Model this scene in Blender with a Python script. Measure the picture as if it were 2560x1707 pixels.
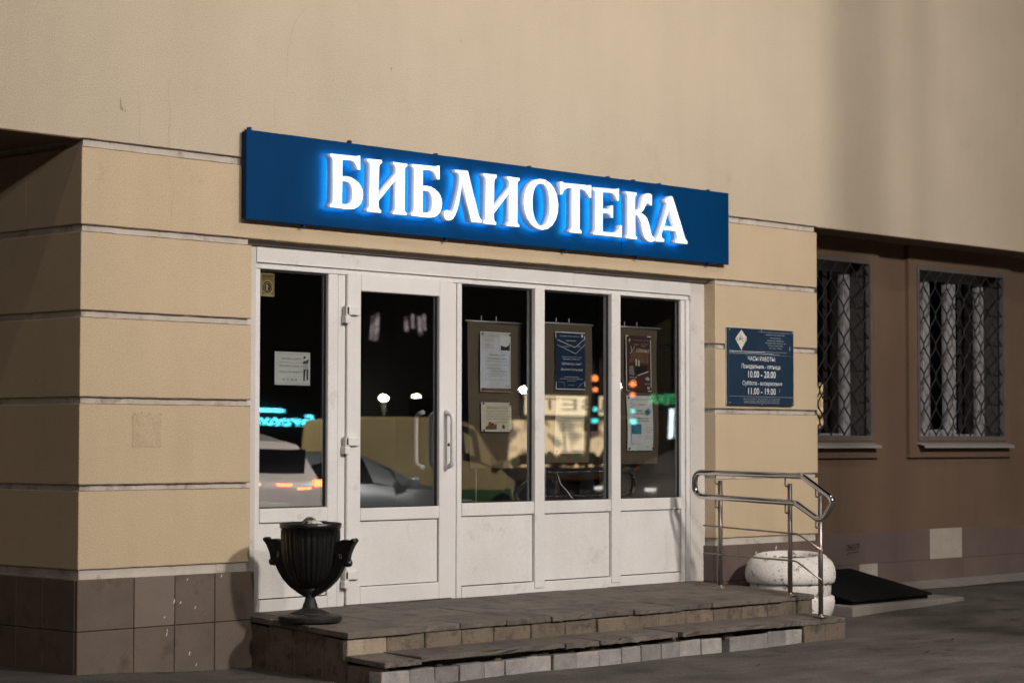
import bpy, bmesh, math, random
from mathutils import Vector, Matrix
random.seed(7)
for o in list(bpy.data.objects): bpy.data.objects.remove(o)
sc = bpy.context.scene
col = sc.collection
PI = math.pi

# ------------------------------------------------------------------ camera
cd = bpy.data.cameras.new('camera'); cam = bpy.data.objects.new('camera', cd); col.objects.link(cam)
yaw, pitch, roll = -0.81367, 0.045031, -0.001112
CP = Vector((-7.5478, -10.547, 1.33175))
Rm = Matrix.Rotation(yaw, 3, 'Z') @ Matrix.Rotation(pitch, 3, 'X') @ Matrix.Rotation(roll, 3, 'Y')
right, fwd, up = Rm @ Vector((1, 0, 0)), Rm @ Vector((0, 1, 0)), Rm @ Vector((0, 0, 1))
cam.matrix_world = Matrix(((right.x, up.x, -fwd.x, CP.x), (right.y, up.y, -fwd.y, CP.y), (right.z, up.z, -fwd.z, CP.z), (0, 0, 0, 1)))
cd.sensor_width = 36; cd.sensor_fit = 'HORIZONTAL'; cd.lens = 77.96
cd.clip_start = 0.1; cd.clip_end = 2000
cd.dof.use_dof = True; cd.dof.focus_distance = 15.0; cd.dof.aperture_fstop = 2.4; cd.dof.aperture_blades = 9
sc.camera = cam

# ------------------------------------------------------------------ night sky
w = bpy.data.worlds.new('World'); sc.world = w; w.use_nodes = True
wn = w.node_tree.nodes; wn.clear()
wo = wn.new('ShaderNodeOutputWorld'); wb = wn.new('ShaderNodeBackground'); ws = wn.new('ShaderNodeTexSky')
ws.sky_type = 'NISHITA'; ws.sun_disc = False
ws.sun_elevation = math.radians(-3.5); ws.sun_rotation = math.radians(200)
wb.inputs['Strength'].default_value = 0.06
w.node_tree.links.new(ws.outputs[0], wb.inputs[0]); w.node_tree.links.new(wb.outputs[0], wo.inputs[0])

# ------------------------------------------------------------------ exposure
sc.view_settings.view_transform = 'Standard'; sc.view_settings.look = 'None'
sc.view_settings.exposure = 0.0; sc.view_settings.gamma = 1.0; sc.view_settings.use_curve_mapping = False
LAMP_POWER = {'main': 5500, 'steep': 480, 'back': 6000, 'left': 130, 'far_left': 2700, 'right': 14000, 'kerb': 6500, 'street': 7000}
LAMP_COL = (1.0, 0.925, 0.86)

# ------------------------------------------------------------------ materials
def nt(m): 
    m.use_nodes = True
    n = m.node_tree.nodes; n.clear()
    return n, m.node_tree.links
def pm(name, c1, c2=None, ns=2.0, rough=.8, bump=0.0, bs=90.0, metal=0.0, grain=.0, rand=0.0, dirt=None, dns=6.0, dlo=.55, dhi=.7, spec=.4, stretch=None, coat=0, mid=0.0, streak=0.0):
    m = bpy.data.materials.new(name); n, l = nt(m)
    out = n.new('ShaderNodeOutputMaterial'); b = n.new('ShaderNodeBsdfPrincipled')
    l.new(b.outputs[0], out.inputs[0])
    tc = n.new('ShaderNodeTexCoord'); vec = tc.outputs['Object']
    if stretch:
        mp = n.new('ShaderNodeMapping'); mp.inputs['Scale'].default_value = stretch; l.new(vec, mp.inputs[0]); vec = mp.outputs[0]
    c2 = c2 or tuple(x * .85 for x in c1)
    nz = n.new('ShaderNodeTexNoise'); nz.inputs['Scale'].default_value = ns; nz.inputs['Detail'].default_value = 7; nz.inputs['Roughness'].default_value = .6
    l.new(vec, nz.inputs['Vector'])
    rp = n.new('ShaderNodeValToRGB'); rp.color_ramp.elements[0].position = .32; rp.color_ramp.elements[1].position = .68
    rp.color_ramp.elements[0].color = (*c2, 1); rp.color_ramp.elements[1].color = (*c1, 1)
    l.new(nz.outputs[0], rp.inputs[0]); c = rp.outputs[0]
    fz = n.new('ShaderNodeTexNoise'); fz.inputs['Scale'].default_value = bs; fz.inputs['Detail'].default_value = 4
    l.new(tc.outputs['Object'], fz.inputs['Vector'])
    if dirt:
        dz = n.new('ShaderNodeTexNoise'); dz.inputs['Scale'].default_value = dns; dz.inputs['Detail'].default_value = 9; dz.inputs['Roughness'].default_value = .7
        l.new(vec, dz.inputs['Vector'])
        dr = n.new('ShaderNodeValToRGB'); dr.color_ramp.elements[0].position = dlo; dr.color_ramp.elements[1].position = dhi
        l.new(dz.outputs[0], dr.inputs[0])
        mx = n.new('ShaderNodeMix'); mx.data_type = 'RGBA'; l.new(dr.outputs[0], mx.inputs[0]); l.new(c, mx.inputs[6]); mx.inputs[7].default_value = (*dirt, 1); c = mx.outputs[2]
    if streak:
        sp = n.new('ShaderNodeMapping'); sp.inputs['Scale'].default_value = (2.2, 2.2, .22); l.new(tc.outputs['Object'], sp.inputs[0])
        sz = n.new('ShaderNodeTexNoise'); sz.inputs['Scale'].default_value = 2.0; sz.inputs['Detail'].default_value = 8; sz.inputs['Roughness'].default_value = .65; l.new(sp.outputs[0], sz.inputs['Vector'])
        sr = n.new('ShaderNodeMapRange'); sr.inputs[1].default_value = .45; sr.inputs[2].default_value = .72; sr.inputs[3].default_value = 1.0; sr.inputs[4].default_value = 1 - streak; l.new(sz.outputs[0], sr.inputs[0])
        hv = n.new('ShaderNodeHueSaturation'); l.new(sr.outputs[0], hv.inputs['Value']); l.new(c, hv.inputs['Color']); c = hv.outputs[0]
    if grain or rand:
        ma = n.new('ShaderNodeMapRange'); ma.inputs[1].default_value = .3; ma.inputs[2].default_value = .7
        ma.inputs[3].default_value = 1 - grain; ma.inputs[4].default_value = 1 + grain
        l.new(fz.outputs[0], ma.inputs[0]); v = ma.outputs[0]
        if rand:
            oi = n.new('ShaderNodeObjectInfo'); mr = n.new('ShaderNodeMapRange')
            mr.inputs[3].default_value = 1 - rand; mr.inputs[4].default_value = 1 + rand; l.new(oi.outputs['Random'], mr.inputs[0])
            mu = n.new('ShaderNodeMath'); mu.operation = 'MULTIPLY'; l.new(v, mu.inputs[0]); l.new(mr.outputs[0], mu.inputs[1]); v = mu.outputs[0]
        hs = n.new('ShaderNodeHueSaturation'); l.new(v, hs.inputs['Value']); l.new(c, hs.inputs['Color']); c = hs.outputs[0]
    l.new(c, b.inputs['Base Color'])
    b.inputs['Roughness'].default_value = rough; b.inputs['Metallic'].default_value = metal; b.inputs['Specular IOR Level'].default_value = spec
    if coat: b.inputs['Coat Weight'].default_value = coat
    if bump:
        ad = n.new('ShaderNodeMath'); ad.operation = 'ADD'; l.new(fz.outputs[0], ad.inputs[0]); l.new(nz.outputs[0], ad.inputs[1])
        bp = n.new('ShaderNodeBump'); bp.inputs['Strength'].default_value = bump; bp.inputs['Distance'].default_value = .01
        
        hgt = ad.outputs[0]
        if mid:
            mz = n.new('ShaderNodeTexNoise'); mz.inputs['Scale'].default_value = 7; mz.inputs['Detail'].default_value = 3; l.new(tc.outputs['Object'], mz.inputs['Vector'])
            mm = n.new('ShaderNodeMath'); mm.operation = 'MULTIPLY_ADD'; mm.inputs[1].default_value = mid; l.new(mz.outputs[0], mm.inputs[0]); l.new(hgt, mm.inputs[2]); hgt = mm.outputs[0]
        l.new(hgt, bp.inputs['Height']); l.new(bp.outputs[0], b.inputs['Normal'])
    return m
def em(name, c, s, base=(.5, .5, .5)):
    m = bpy.data.materials.new(name); n, l = nt(m)
    out = n.new('ShaderNodeOutputMaterial'); b = n.new('ShaderNodeBsdfPrincipled'); l.new(b.outputs[0], out.inputs[0])
    b.inputs['Base Color'].default_value = (*base, 1); b.inputs['Emission Color'].default_value = (*c, 1); b.inputs['Emission Strength'].default_value = s
    return m
def em_noise(name, c1, c2, s1, s2, ns):
    m = em(name, c1, s1); n = m.node_tree.nodes; l = m.node_tree.links
    b = [x for x in n if x.type == 'BSDF_PRINCIPLED'][0]
    tc = n.new('ShaderNodeTexCoord'); nz = n.new('ShaderNodeTexNoise'); nz.inputs['Scale'].default_value = ns; nz.inputs['Detail'].default_value = 1.5
    l.new(tc.outputs['Object'], nz.inputs['Vector'])
    mr = n.new('ShaderNodeMapRange'); mr.inputs[1].default_value = .38; mr.inputs[2].default_value = .55; mr.inputs[3].default_value = s2; mr.inputs[4].default_value = s1
    l.new(nz.outputs[0], mr.inputs[0]); l.new(mr.outputs[0], b.inputs['Emission Strength'])
    mx = n.new('ShaderNodeMix'); mx.data_type = 'RGBA'; mr2 = n.new('ShaderNodeMapRange'); mr2.inputs[1].default_value = .38; mr2.inputs[2].default_value = .5
    l.new(nz.outputs[0], mr2.inputs[0]); l.new(mr2.outputs[0], mx.inputs[0]); mx.inputs[6].default_value = (*c2, 1); mx.inputs[7].default_value = (*c1, 1)
    l.new(mx.outputs[2], b.inputs['Emission Color'])
    return m
def glass(name, f0, tint, rough=0.0):
    m = bpy.data.materials.new(name); n, l = nt(m)
    out = n.new('ShaderNodeOutputMaterial'); tr = n.new('ShaderNodeBsdfTransparent'); gl = n.new('ShaderNodeBsdfGlossy'); lw = n.new('ShaderNodeLayerWeight'); mx = n.new('ShaderNodeMixShader')
    lw.inputs['Blend'].default_value = .5
    pw = n.new('ShaderNodeMath'); pw.operation = 'POWER'; pw.inputs[1].default_value = 5; l.new(lw.outputs['Facing'], pw.inputs[0])
    ma = n.new('ShaderNodeMath'); ma.operation = 'MULTIPLY_ADD'; ma.inputs[1].default_value = 1 - f0; ma.inputs[2].default_value = f0; l.new(pw.outputs[0], ma.inputs[0])
    tr.inputs[0].default_value = (*tint, 1); gl.inputs['Roughness'].default_value = rough
    l.new(ma.outputs[0], mx.inputs[0]); l.new(tr.outputs[0], mx.inputs[1]); l.new(gl.outputs[0], mx.inputs[2]); l.new(mx.outputs[0], out.inputs[0])
    return m

M = {}
M['wall'] = pm('cream plaster', (.475, .402, .302), (.432, .365, .272), ns=.9, rough=.92, bump=.30, bs=165, grain=.25, mid=.9, streak=.04, dirt=(.36, .30, .22), dns=1.6, dlo=.6, dhi=.85)
M['block'] = pm('ochre plaster', (.50, .392, .262), (.455, .355, .236), ns=1.2, rough=.92, bump=.30, bs=165, grain=.25, mid=.9, streak=.04, dirt=(.34, .27, .18), dns=3, dlo=.62, dhi=.85)
M['groove'] = pm('groove paint', (.50, .45, .40), (.40, .35, .30), ns=5, rough=.9, bump=.3, bs=120, grain=.1, dirt=(.17, .14, .115), dns=8, dlo=.52, dhi=.72)
M['brown'] = pm('brown plaster', (.135, .087, .057), (.112, .071, .046), ns=1.1, rough=.92, bump=.35, bs=150, grain=.2, mid=1.5, streak=.12)
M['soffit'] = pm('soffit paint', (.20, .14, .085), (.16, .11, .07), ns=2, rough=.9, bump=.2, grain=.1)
M['plinth'] = pm('plinth tile', (.125, .095, .073), (.100, .076, .059), ns=4, rough=.7, bump=.2, bs=130, grain=.16, rand=.04, dirt=(.05, .038, .028), dns=5, dlo=.55, dhi=.75)
M['plinth_pale'] = pm('repainted tile', (.155, .122, .098), (.14, .11, .088), ns=5, rough=.7, bump=.2, bs=130, grain=.1)
M['plinth_core'] = pm('joint mortar', (.05, .04, .033), rough=.95, grain=.2)
M['plinth_r'] = pm('grey brown tile', (.120, .088, .076), (.10, .073, .063), ns=3, rough=.75, bump=.2, bs=130, grain=.13, rand=.06)
M['patch'] = pm('pale patch', (.33, .30, .25), (.28, .25, .21), ns=6, rough=.85, bump=.2, grain=.12, dirt=(.28, .24, .19), dns=9)
M['pvc'] = pm('white plastic', (.66, .645, .63), (.60, .58, .56), ns=2.2, rough=.4, grain=.10, bs=170, spec=.35, dirt=(.40, .36, .32), dns=5, dlo=.58, dhi=.85, streak=.06)
M['pvc_dirty'] = pm('weathered plastic', (.56, .53, .50), (.48, .45, .42), ns=4, rough=.5, grain=.08, bs=120, dirt=(.36, .32, .28), dns=8)
M['seal'] = pm('black seal', (.02, .02, .022), rough=.6)
M['glass'] = glass('pane glass', .26, (.80, .83, .84))
M['spacer'] = pm('spacer', (.38, .40, .45), rough=.35, metal=.8)
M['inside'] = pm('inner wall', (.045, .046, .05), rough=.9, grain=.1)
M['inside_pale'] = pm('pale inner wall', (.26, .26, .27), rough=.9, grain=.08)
M['inside_floor'] = pm('inner floor', (.05, .045, .04), rough=.5)
M['blue'] = pm('blue panel', (.0006, .036, .118), (.0005, .030, .100), ns=2, rough=.55, grain=.18, bs=170, spec=.06, streak=.12)
M['blue_edge'] = pm('blue edge', (.003, .02, .085), rough=.4)
M['l_face'] = em_noise('letter face', (.86, .97, 1.0), (.55, .84, .97), 1.3, .72, 4.2)
M['l_side'] = em('letter side', (.20, .42, .80), .22, (.50, .55, .62))  # faint blue glow on the sides stands in for lamplight
M['l_bloom'] = em('letter bloom glow', (.06, .74, 1.0), 19.0, (.6, .7, .8))  # glow added behind the letters to imitate lens bloom on the panel
M['slab'] = pm('step slab', (.145, .122, .104), (.10, .084, .071), ns=5, rough=.82, bump=.7, bs=120, grain=.26, rand=.14, dirt=(.045, .037, .030), dns=7, dlo=.50, dhi=.68, mid=1.2)
M['riser'] = pm('riser tile', (.170, .134, .098), (.115, .091, .067), ns=5, rough=.8, bump=.4, bs=110, grain=.16, rand=.14, dirt=(.045, .035, .026), dns=10, dlo=.48, dhi=.66, mid=1.5)
M['riser_pale'] = pm('pale riser tile', (.36, .30, .22), (.27, .22, .16), ns=6, rough=.8, bump=.4, bs=110, grain=.14, dirt=(.15, .12, .09), dns=14, dlo=.52, dhi=.66)
M['cobble'] = pm('granite sett', (.28, .26, .245), (.19, .178, .17), ns=14, rough=.75, bump=.5, bs=150, grain=.25, rand=.30)
M['core'] = pm('step core', (.045, .038, .032), (.03, .026, .022), ns=8, rough=.95, bump=.8, bs=50, grain=.2)
M['ground'] = pm('worn asphalt paving', (.098, .086, .078), (.040, .036, .033), ns=2.0, rough=.85, bump=1.0, bs=90, grain=.5, mid=2.0, dirt=(.018, .016, .015), dns=3.4, dlo=.55, dhi=.70, stretch=(.75, 1.35, 1))
M['road'] = pm('asphalt', (.05, .05, .05), rough=.85, bump=.4, grain=.2)
M['apron'] = pm('concrete apron', (.21, .19, .17), (.15, .135, .12), ns=4, rough=.9, bump=.5, grain=.15)
M['steel'] = pm('polished steel', (.62, .58, .56), (.55, .52, .50), rough=.13, metal=1.0, bs=200)
M['steel_b'] = pm('brushed steel', (.34, .29, .265), (.30, .255, .235), rough=.42, metal=1.0, ns=12)
M['iron'] = pm('black cast iron', (.006, .0065, .0065), (.004, .004, .004), ns=9, rough=.32, bump=.35, bs=60, grain=.2, spec=.5, dirt=(.05, .042, .034), dns=14, dlo=.62, dhi=.8)
M['iron_rust'] = pm('dusty cast iron', (.018, .016, .015), (.009, .0085, .008), ns=9, rough=.6, bump=.5, bs=60, grain=.2, dirt=(.075, .060, .045), dns=12, dlo=.55, dhi=.75)
M['white_conc'] = pm('whitewashed concrete', (.64, .61, .58), (.55, .52, .49), ns=5, rough=.88, bump=.35, bs=80, grain=.12, dirt=(.17, .14, .115), dns=15, dlo=.57, dhi=.61, mid=.7)
M['soil'] = pm('soil', (.10, .075, .045), (.05, .037, .025), ns=20, rough=1, bump=1, bs=90, grain=.3)
M['hatch'] = pm('black sheet', (.007, .007, .0075), (.005, .005, .0055), rough=.9, spec=.1, bump=.1, grain=.15)
M['grille'] = pm('dark grille paint', (.014, .013, .013), rough=.6, grain=.15)
M['grey_iron'] = pm('grey painted angle iron', (.105, .093, .085), (.075, .067, .06), ns=9, rough=.6, grain=.15)
M['tin'] = pm('tin sill', (.40, .385, .375), rough=.5, metal=.5)
M['white_old'] = pm('old white paint', (.25, .24, .243), (.19, .183, .187), ns=6, rough=.6, grain=.1)
M['reveal'] = pm('dull reveal paint', (.05, .046, .044), (.035, .032, .031), ns=5, rough=.9, grain=.1)
M['curtain'] = pm('curtain', (.20, .19, .20), (.12, .115, .12), ns=5, rough=1)
M['dark_room'] = pm('dark room', (.015, .014, .014), rough=.95)
M['red_room'] = pm('reddish curtain', (.06, .014, .012), (.03, .008, .008), ns=4, rough=.95)
M['plaque'] = pm('navy plaque', (.011, .030, .058), (.009, .025, .050), ns=5, rough=.45, grain=.14, bs=150)
M['print'] = pm('white print', (.74, .76, .78), rough=.6)
M['print_soft'] = pm('soft print', (.42, .46, .50), rough=.6)
M['cream'] = pm('cream emblem', (.62, .58, .47), (.48, .45, .36), ns=30, rough=.5)
M['ink'] = pm('ink', (.10, .095, .09), rough=.8)
M['ink_soft'] = pm('faded ink', (.23, .22, .21), rough=.8)
M['paper'] = pm('paper', (.66, .66, .62), (.58, .58, .55), ns=6, rough=.7, grain=.05)
M['paper_blue'] = pm('pale blue paper', (.60, .63, .70), (.50, .47, .40), ns=5, rough=.6, grain=.05)
M['paper_cream'] = pm('cream paper', (.66, .60, .44), (.58, .52, .36), ns=5, rough=.65, grain=.05)
M['paper_navy'] = pm('navy poster', (.012, .035, .085), (.008, .024, .06), ns=4, rough=.5, grain=.08)
M['paper_maroon'] = pm('maroon poster', (.10, .035, .028), (.065, .025, .02), ns=7, rough=.5, grain=.08)
M['banner'] = pm('olive brown cloth', (.135, .098, .062), (.11, .08, .05), ns=4, rough=.95, grain=.12, bs=160)
M['photo_dark'] = pm('dark photograph', (.03, .03, .032), rough=.6)
M['teal'] = pm('teal print', (.06, .22, .32), (.04, .15, .24), rough=.6, ns=12)
M['books'] = pm('brown print', (.20, .10, .05), (.12, .06, .03), ns=25, rough=.7)
M['piano'] = pm('black print', (.02, .016, .015), rough=.6)
M['gold'] = pm('gold foil', (.30, .22, .07), (.24, .17, .05), ns=12, rough=.45, metal=.3)
M['gold_dark'] = pm('dark print on foil', (.035, .027, .012), rough=.7)
M['gold_light'] = pm('pale print on foil', (.50, .42, .20), rough=.7)
M['crack'] = pm('crack', (.30, .25, .18), rough=1)
M['grime_shade'] = pm('grime_shade', (.17, .135, .10), (.11, .088, .065), ns=20, rough=1)
M['glue'] = pm('glue residue', (.47, .37, .25), (.39, .30, .20), ns=9, rough=.9, bump=.3, bs=70, grain=.1)
M['marker'] = pm('black marker', (.015, .014, .014), rough=.7)
M['leaf'] = pm('dry leaf', (.035, .026, .018), (.022, .017, .012), ns=30, rough=.9)
M['chip'] = pm('white paint fleck', (.6, .57, .52), rough=.8)
M['rag'] = pm('crumpled paper', (.62, .60, .57), (.45, .43, .41), ns=30, rough=.8, bump=.5)
M['bag'] = pm('dark bag', (.05, .035, .025), rough=.6)
M['lamp_metal'] = pm('lamp metal', (.12, .12, .12), rough=.5, metal=.6)
M['lamp_lens'] = em('lamp lens', (1, .86, .62), 40)
M['globe'] = em('lamp globe', (1, .93, .72), 90)
M['car_white'] = pm('white car paint', (.62, .58, .55), rough=.3, coat=.6)
M['car_silver'] = pm('silver car paint', (.42, .45, .48), (.40, .43, .46), rough=.3, metal=.45, coat=.6)
M['van_yellow'] = pm('yellow van paint', (.62, .50, .24), (.58, .46, .22), rough=.4, coat=.3)
M['van_green'] = pm('green stripe', (.05, .16, .05), rough=.5)
M['car_glass'] = pm('car glass', (.012, .013, .015), rough=.08, spec=.6)
M['tyre'] = pm('tyre', (.012, .012, .012), rough=.8)
M['rim'] = pm('wheel rim', (.35, .35, .36), rough=.35, metal=.8)
M['tail'] = em('tail light', (1, .20, .03), 14)
M['head'] = em('head light', (1, .96, .88), 3)
M['far_wall'] = pm('dark far facade', (.022, .020, .019), rough=.9)
M['neon'] = em('cyan neon', (.08, .72, .92), 16)
M['warm_window'] = em_noise('lit shop window', (1, .72, .38), (.7, .34, .12), 2.6, .25, 3.0)
M['warm_sign'] = em('lit sign box', (1, .78, .46), 3.0)
M['sig_red'] = em('red signal', (1, .24, .05), 7)
M['sig_green'] = em('green signal', (.08, .8, .75), 5.5)
M['sign_green'] = em('green sign', (.08, .8, .30), 3)
M['cool_window'] = em('cool lit window', (.75, .92, 1), 7)
M['blue_window'] = em('blue lit window', (.08, .25, 1), 5)
M['pink_lit'] = em_noise('pinkish lit bar and branches', (1, .80, .80), (.5, .4, .45), 1.1, .12, 3)
M['trunk'] = pm('bark', (.05, .04, .032), rough=1, bump=1)
M['screen'] = em('glowing screen', (.35, .78, 1), 2.6)
M['screen_green'] = em('green indicator', (.2, 1, .55), 2.0)
M['ember'] = em('warm lamp behind curtain', (1, .30, .10), 5)

# ------------------------------------------------------------------ helpers
WT = {}
def tag(o, label=None, cat=None, group=None, kind=None):
    if label: o['label'] = label
    if cat: o['category'] = cat
    if group: o['group'] = group
    if kind: o['kind'] = kind
    return o
def thing(name, label, cat, loc=(0, 0, 0), group=None, rz=0):
    o = bpy.data.objects.new(name, None); col.objects.link(o); o.location = loc; o.rotation_euler = (0, 0, rz); o.empty_display_size = .1
    WT[o.name] = Vector(loc)
    return tag(o, label, cat, group)
def link(name, me, mat, parent=None, local=False, label=None, kind=None):
    o = bpy.data.objects.new(name, me); col.objects.link(o)
    if mat is not None and not me.materials: me.materials.append(mat)
    if parent is not None:
        o.parent = parent
        if not local and parent.name in WT: o.matrix_parent_inverse = Matrix.Translation(-WT[parent.name])
    return tag(o, label, None, None, kind)
def mk(verts, faces, smooth=False):
    me = bpy.data.meshes.new('m'); me.from_pydata([tuple(v) for v in verts], [], faces); me.update()
    bm = bmesh.new(); bm.from_mesh(me); bmesh.ops.recalc_face_normals(bm, faces=bm.faces); bm.to_mesh(me); bm.free()
    if smooth:
        for p in me.polygons: p.use_smooth = True
    return me
BF = [(0, 1, 2, 3), (4, 7, 6, 5), (0, 4, 5, 1), (1, 5, 6, 2), (2, 6, 7, 3), (3, 7, 4, 0)]
def hexa(v8, bevel=0.0, seg=1):
    bm = bmesh.new(); vs = [bm.verts.new(v) for v in v8]
    for f in BF: bm.faces.new([vs[i] for i in f])
    bmesh.ops.recalc_face_normals(bm, faces=bm.faces)
    if bevel: bmesh.ops.bevel(bm, geom=list(bm.edges), offset=bevel, segments=seg, affect='EDGES', profile=.6)
    me = bpy.data.meshes.new('m'); bm.to_mesh(me); bm.free()
    return me
def bxm(x0, x1, y0, y1, z0, z1, bevel=0.0, seg=1, jit=0):
    v = [(x0, y0, z0), (x1, y0, z0), (x1, y1, z0), (x0, y1, z0), (x0, y0, z1), (x1, y0, z1), (x1, y1, z1), (x0, y1, z1)]
    if jit: v = [tuple(c + random.uniform(-jit, jit) for c in p) for p in v]
    return hexa(v, bevel, seg)
def bx(name, x0, x1, y0, y1, z0, z1, mat, parent=None, bevel=0.0, seg=1, jit=0, **k):
    return link(name, bxm(x0, x1, y0, y1, z0, z1, bevel, seg, jit), mat, parent, **k)
def tube(path, r, n=10, closed=False, caps=True):
    P = [Vector(p) for p in path]; N = len(P); V = []; F = []
    rr = r if isinstance(r, (list, tuple)) else [r] * N
    prev = None
    for i, p in enumerate(P):
        a = P[(i - 1) % N] if (closed or i > 0) else p; b = P[(i + 1) % N] if (closed or i < N - 1) else p
        t = (b - a).normalized()
        if prev is None:
            ref = Vector((1, 0, 0)) if abs(t.x) < .9 else Vector((0, 0, 1)); u = t.cross(ref).normalized()
        else:
            u = (prev - t * prev.dot(t)).normalized()
        prev = u; v = t.cross(u)
        # keep the radius through bends
        if (closed or 0 < i < N - 1):
            d1 = (p - a).normalized(); c = max(.5, (1 + d1.dot((b - p).normalized())) / 2) ** .5
        else: c = 1
        for k in range(n):
            an = 2 * PI * k / n; V.append(p + (u * math.cos(an) + v * math.sin(an)) * rr[i])
    for i in range(N if closed else N - 1):
        j = (i + 1) % N
        for k in range(n): F.append((i * n + k, i * n + (k + 1) % n, j * n + (k + 1) % n, j * n + k))
    if not closed and caps: F.append(tuple(range(n))[::-1]); F.append(tuple((N - 1) * n + k for k in range(n)))
    return mk(V, F, True)
def fillet(pts, rad, n=5, closed=False):
    P = [Vector(p) for p in pts]; out = []; N = len(P)
    for i, p in enumerate(P):
        if not closed and i in (0, N - 1): out.append(p); continue
        a, b = P[i - 1], P[(i + 1) % N]; r = rad[i] if isinstance(rad, (list, tuple)) else rad
        d1, d2 = (a - p), (b - p); r1 = min(r, d1.length * .49, d2.length * .49)
        if r1 < 1e-4: out.append(p); continue
        s, e = p + d1.normalized() * r1, p + d2.normalized() * r1
        for k in range(n + 1):
            t = k / n; out.append(s * (1 - t) ** 2 + p * 2 * t * (1 - t) + e * t * t)
    return out
def lathe(prof, n=48, c=(0, 0, 0), flute=None, closed_top=False):
    V = []; F = []; m = len(prof)
    for (r, z) in prof:
        for k in range(n):
            a = 2 * PI * k / n; q = r
            if flute: q = r * (1 + flute(z) * (abs(math.sin(a * 15)) - .5))
            V.append((c[0] + q * math.cos(a), c[1] + q * math.sin(a), c[2] + z))
    for i in range(m - 1):
        for k in range(n): F.append((i * n + k, i * n + (k + 1) % n, (i + 1) * n + (k + 1) % n, (i + 1) * n + k))
    F.append(tuple(range(n))[::-1])
    if closed_top: F.append(tuple((m - 1) * n + k for k in range(n)))
    return mk(V, F, True)
def smooth_angle(me, ang=40):
    for p in me.polygons: p.use_smooth = True
    bm = bmesh.new(); bm.from_mesh(me)
    for e in bm.edges:
        if len(e.link_faces) == 2 and e.calc_face_angle(0) > math.radians(ang): e.smooth = False
    bm.to_mesh(me); bm.free(); return me
def curve_mesh(contours, y0, depth, bevel=0.0):
    """filled outlines given as (x, z); front face at y0, reaching back by depth"""
    cu = bpy.data.curves.new('c', 'CURVE'); cu.dimensions = '2D'; cu.fill_mode = 'BOTH'; cu.extrude = depth / 2; cu.bevel_depth = bevel
    for c in contours:
        s = cu.splines.new('POLY'); s.points.add(len(c) - 1); s.use_cyclic_u = True
        for p, (x, z) in zip(s.points, c): p.co = (x, z, 0, 1)
    o = bpy.data.objects.new('tmp', cu); col.objects.link(o)
    dg = bpy.context.evaluated_depsgraph_get(); me = bpy.data.meshes.new_from_object(o.evaluated_get(dg))
    bpy.data.objects.remove(o); bpy.data.curves.remove(cu)
    for v in me.vertices: x, z, h = v.co; v.co = (x, y0 + depth / 2 - h, z)
    bm = bmesh.new(); bm.from_mesh(me); bmesh.ops.remove_doubles(bm, verts=bm.verts, dist=1e-5); bmesh.ops.recalc_face_normals(bm, faces=bm.faces); bm.to_mesh(me); bm.free()
    me.materials.clear(); return me
def text_mesh(s, x0, x1, z0, z1, y, shear=0, flip=False):
    """flat lettering fitted into the box x0..x1, z0..z1 on the plane y, read from -Y"""
    cu = bpy.data.curves.new('t', 'FONT'); cu.body = s; cu.size = 1; cu.shear = shear; cu.resolution_u = 2
    o = bpy.data.objects.new('tmp', cu); col.objects.link(o)
    dg = bpy.context.evaluated_depsgraph_get(); me = bpy.data.meshes.new_from_object(o.evaluated_get(dg))
    bpy.data.objects.remove(o); bpy.data.curves.remove(cu)
    xs = [v.co.x for v in me.vertices]; ys = [v.co.y for v in me.vertices]
    ax, bx_, ay, by = min(xs), max(xs), min(ys), max(ys)
    for v in me.vertices:
        u = (v.co.x - ax) / (bx_ - ax); t = (v.co.y - ay) / (by - ay)
        if flip: u = 1 - u
        v.co = (x0 + u * (x1 - x0), y, z0 + t * (z1 - z0))
    me.materials.clear(); return me
def sheet(pts, y):
    """flat polygon of (x, z) corners on the plane y"""
    return mk([(x, y, z) for x, z in pts], [tuple(range(len(pts)))])
def ribbon(pts, wd, y):
    V = []; F = []
    for i, (x, z) in enumerate(pts):
        a = pts[max(i - 1, 0)]; b = pts[min(i + 1, len(pts) - 1)]
        dx, dz = b[0] - a[0], b[1] - a[1]; L = math.hypot(dx, dz) or 1
        ww = wd * random.uniform(.5, 1.2)
        V += [(x - dz / L * ww / 2, y, z + dx / L * ww / 2), (x + dz / L * ww / 2, y, z - dx / L * ww / 2)]
    for i in range(len(pts) - 1): F.append((2 * i, 2 * i + 1, 2 * i + 3, 2 * i + 2))
    return mk(V, F)
def sm(t): t = max(0, min(1, t)); return t * t * (3 - 2 * t)
def gz(x, y):
    return -.05 * sm(x / 1.3) - .02 * min(max(-y, 0), 1.5) + .09 * sm((x - 5.5) / 3.5) * sm((y + 1.6) / 1.6)
def copy_tree(o, parent=None):
    c = o.copy(); col.objects.link(c)
    if parent is not None: c.parent = parent
    for ch in list(o.children): copy_tree(ch, c)
    return c

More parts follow.
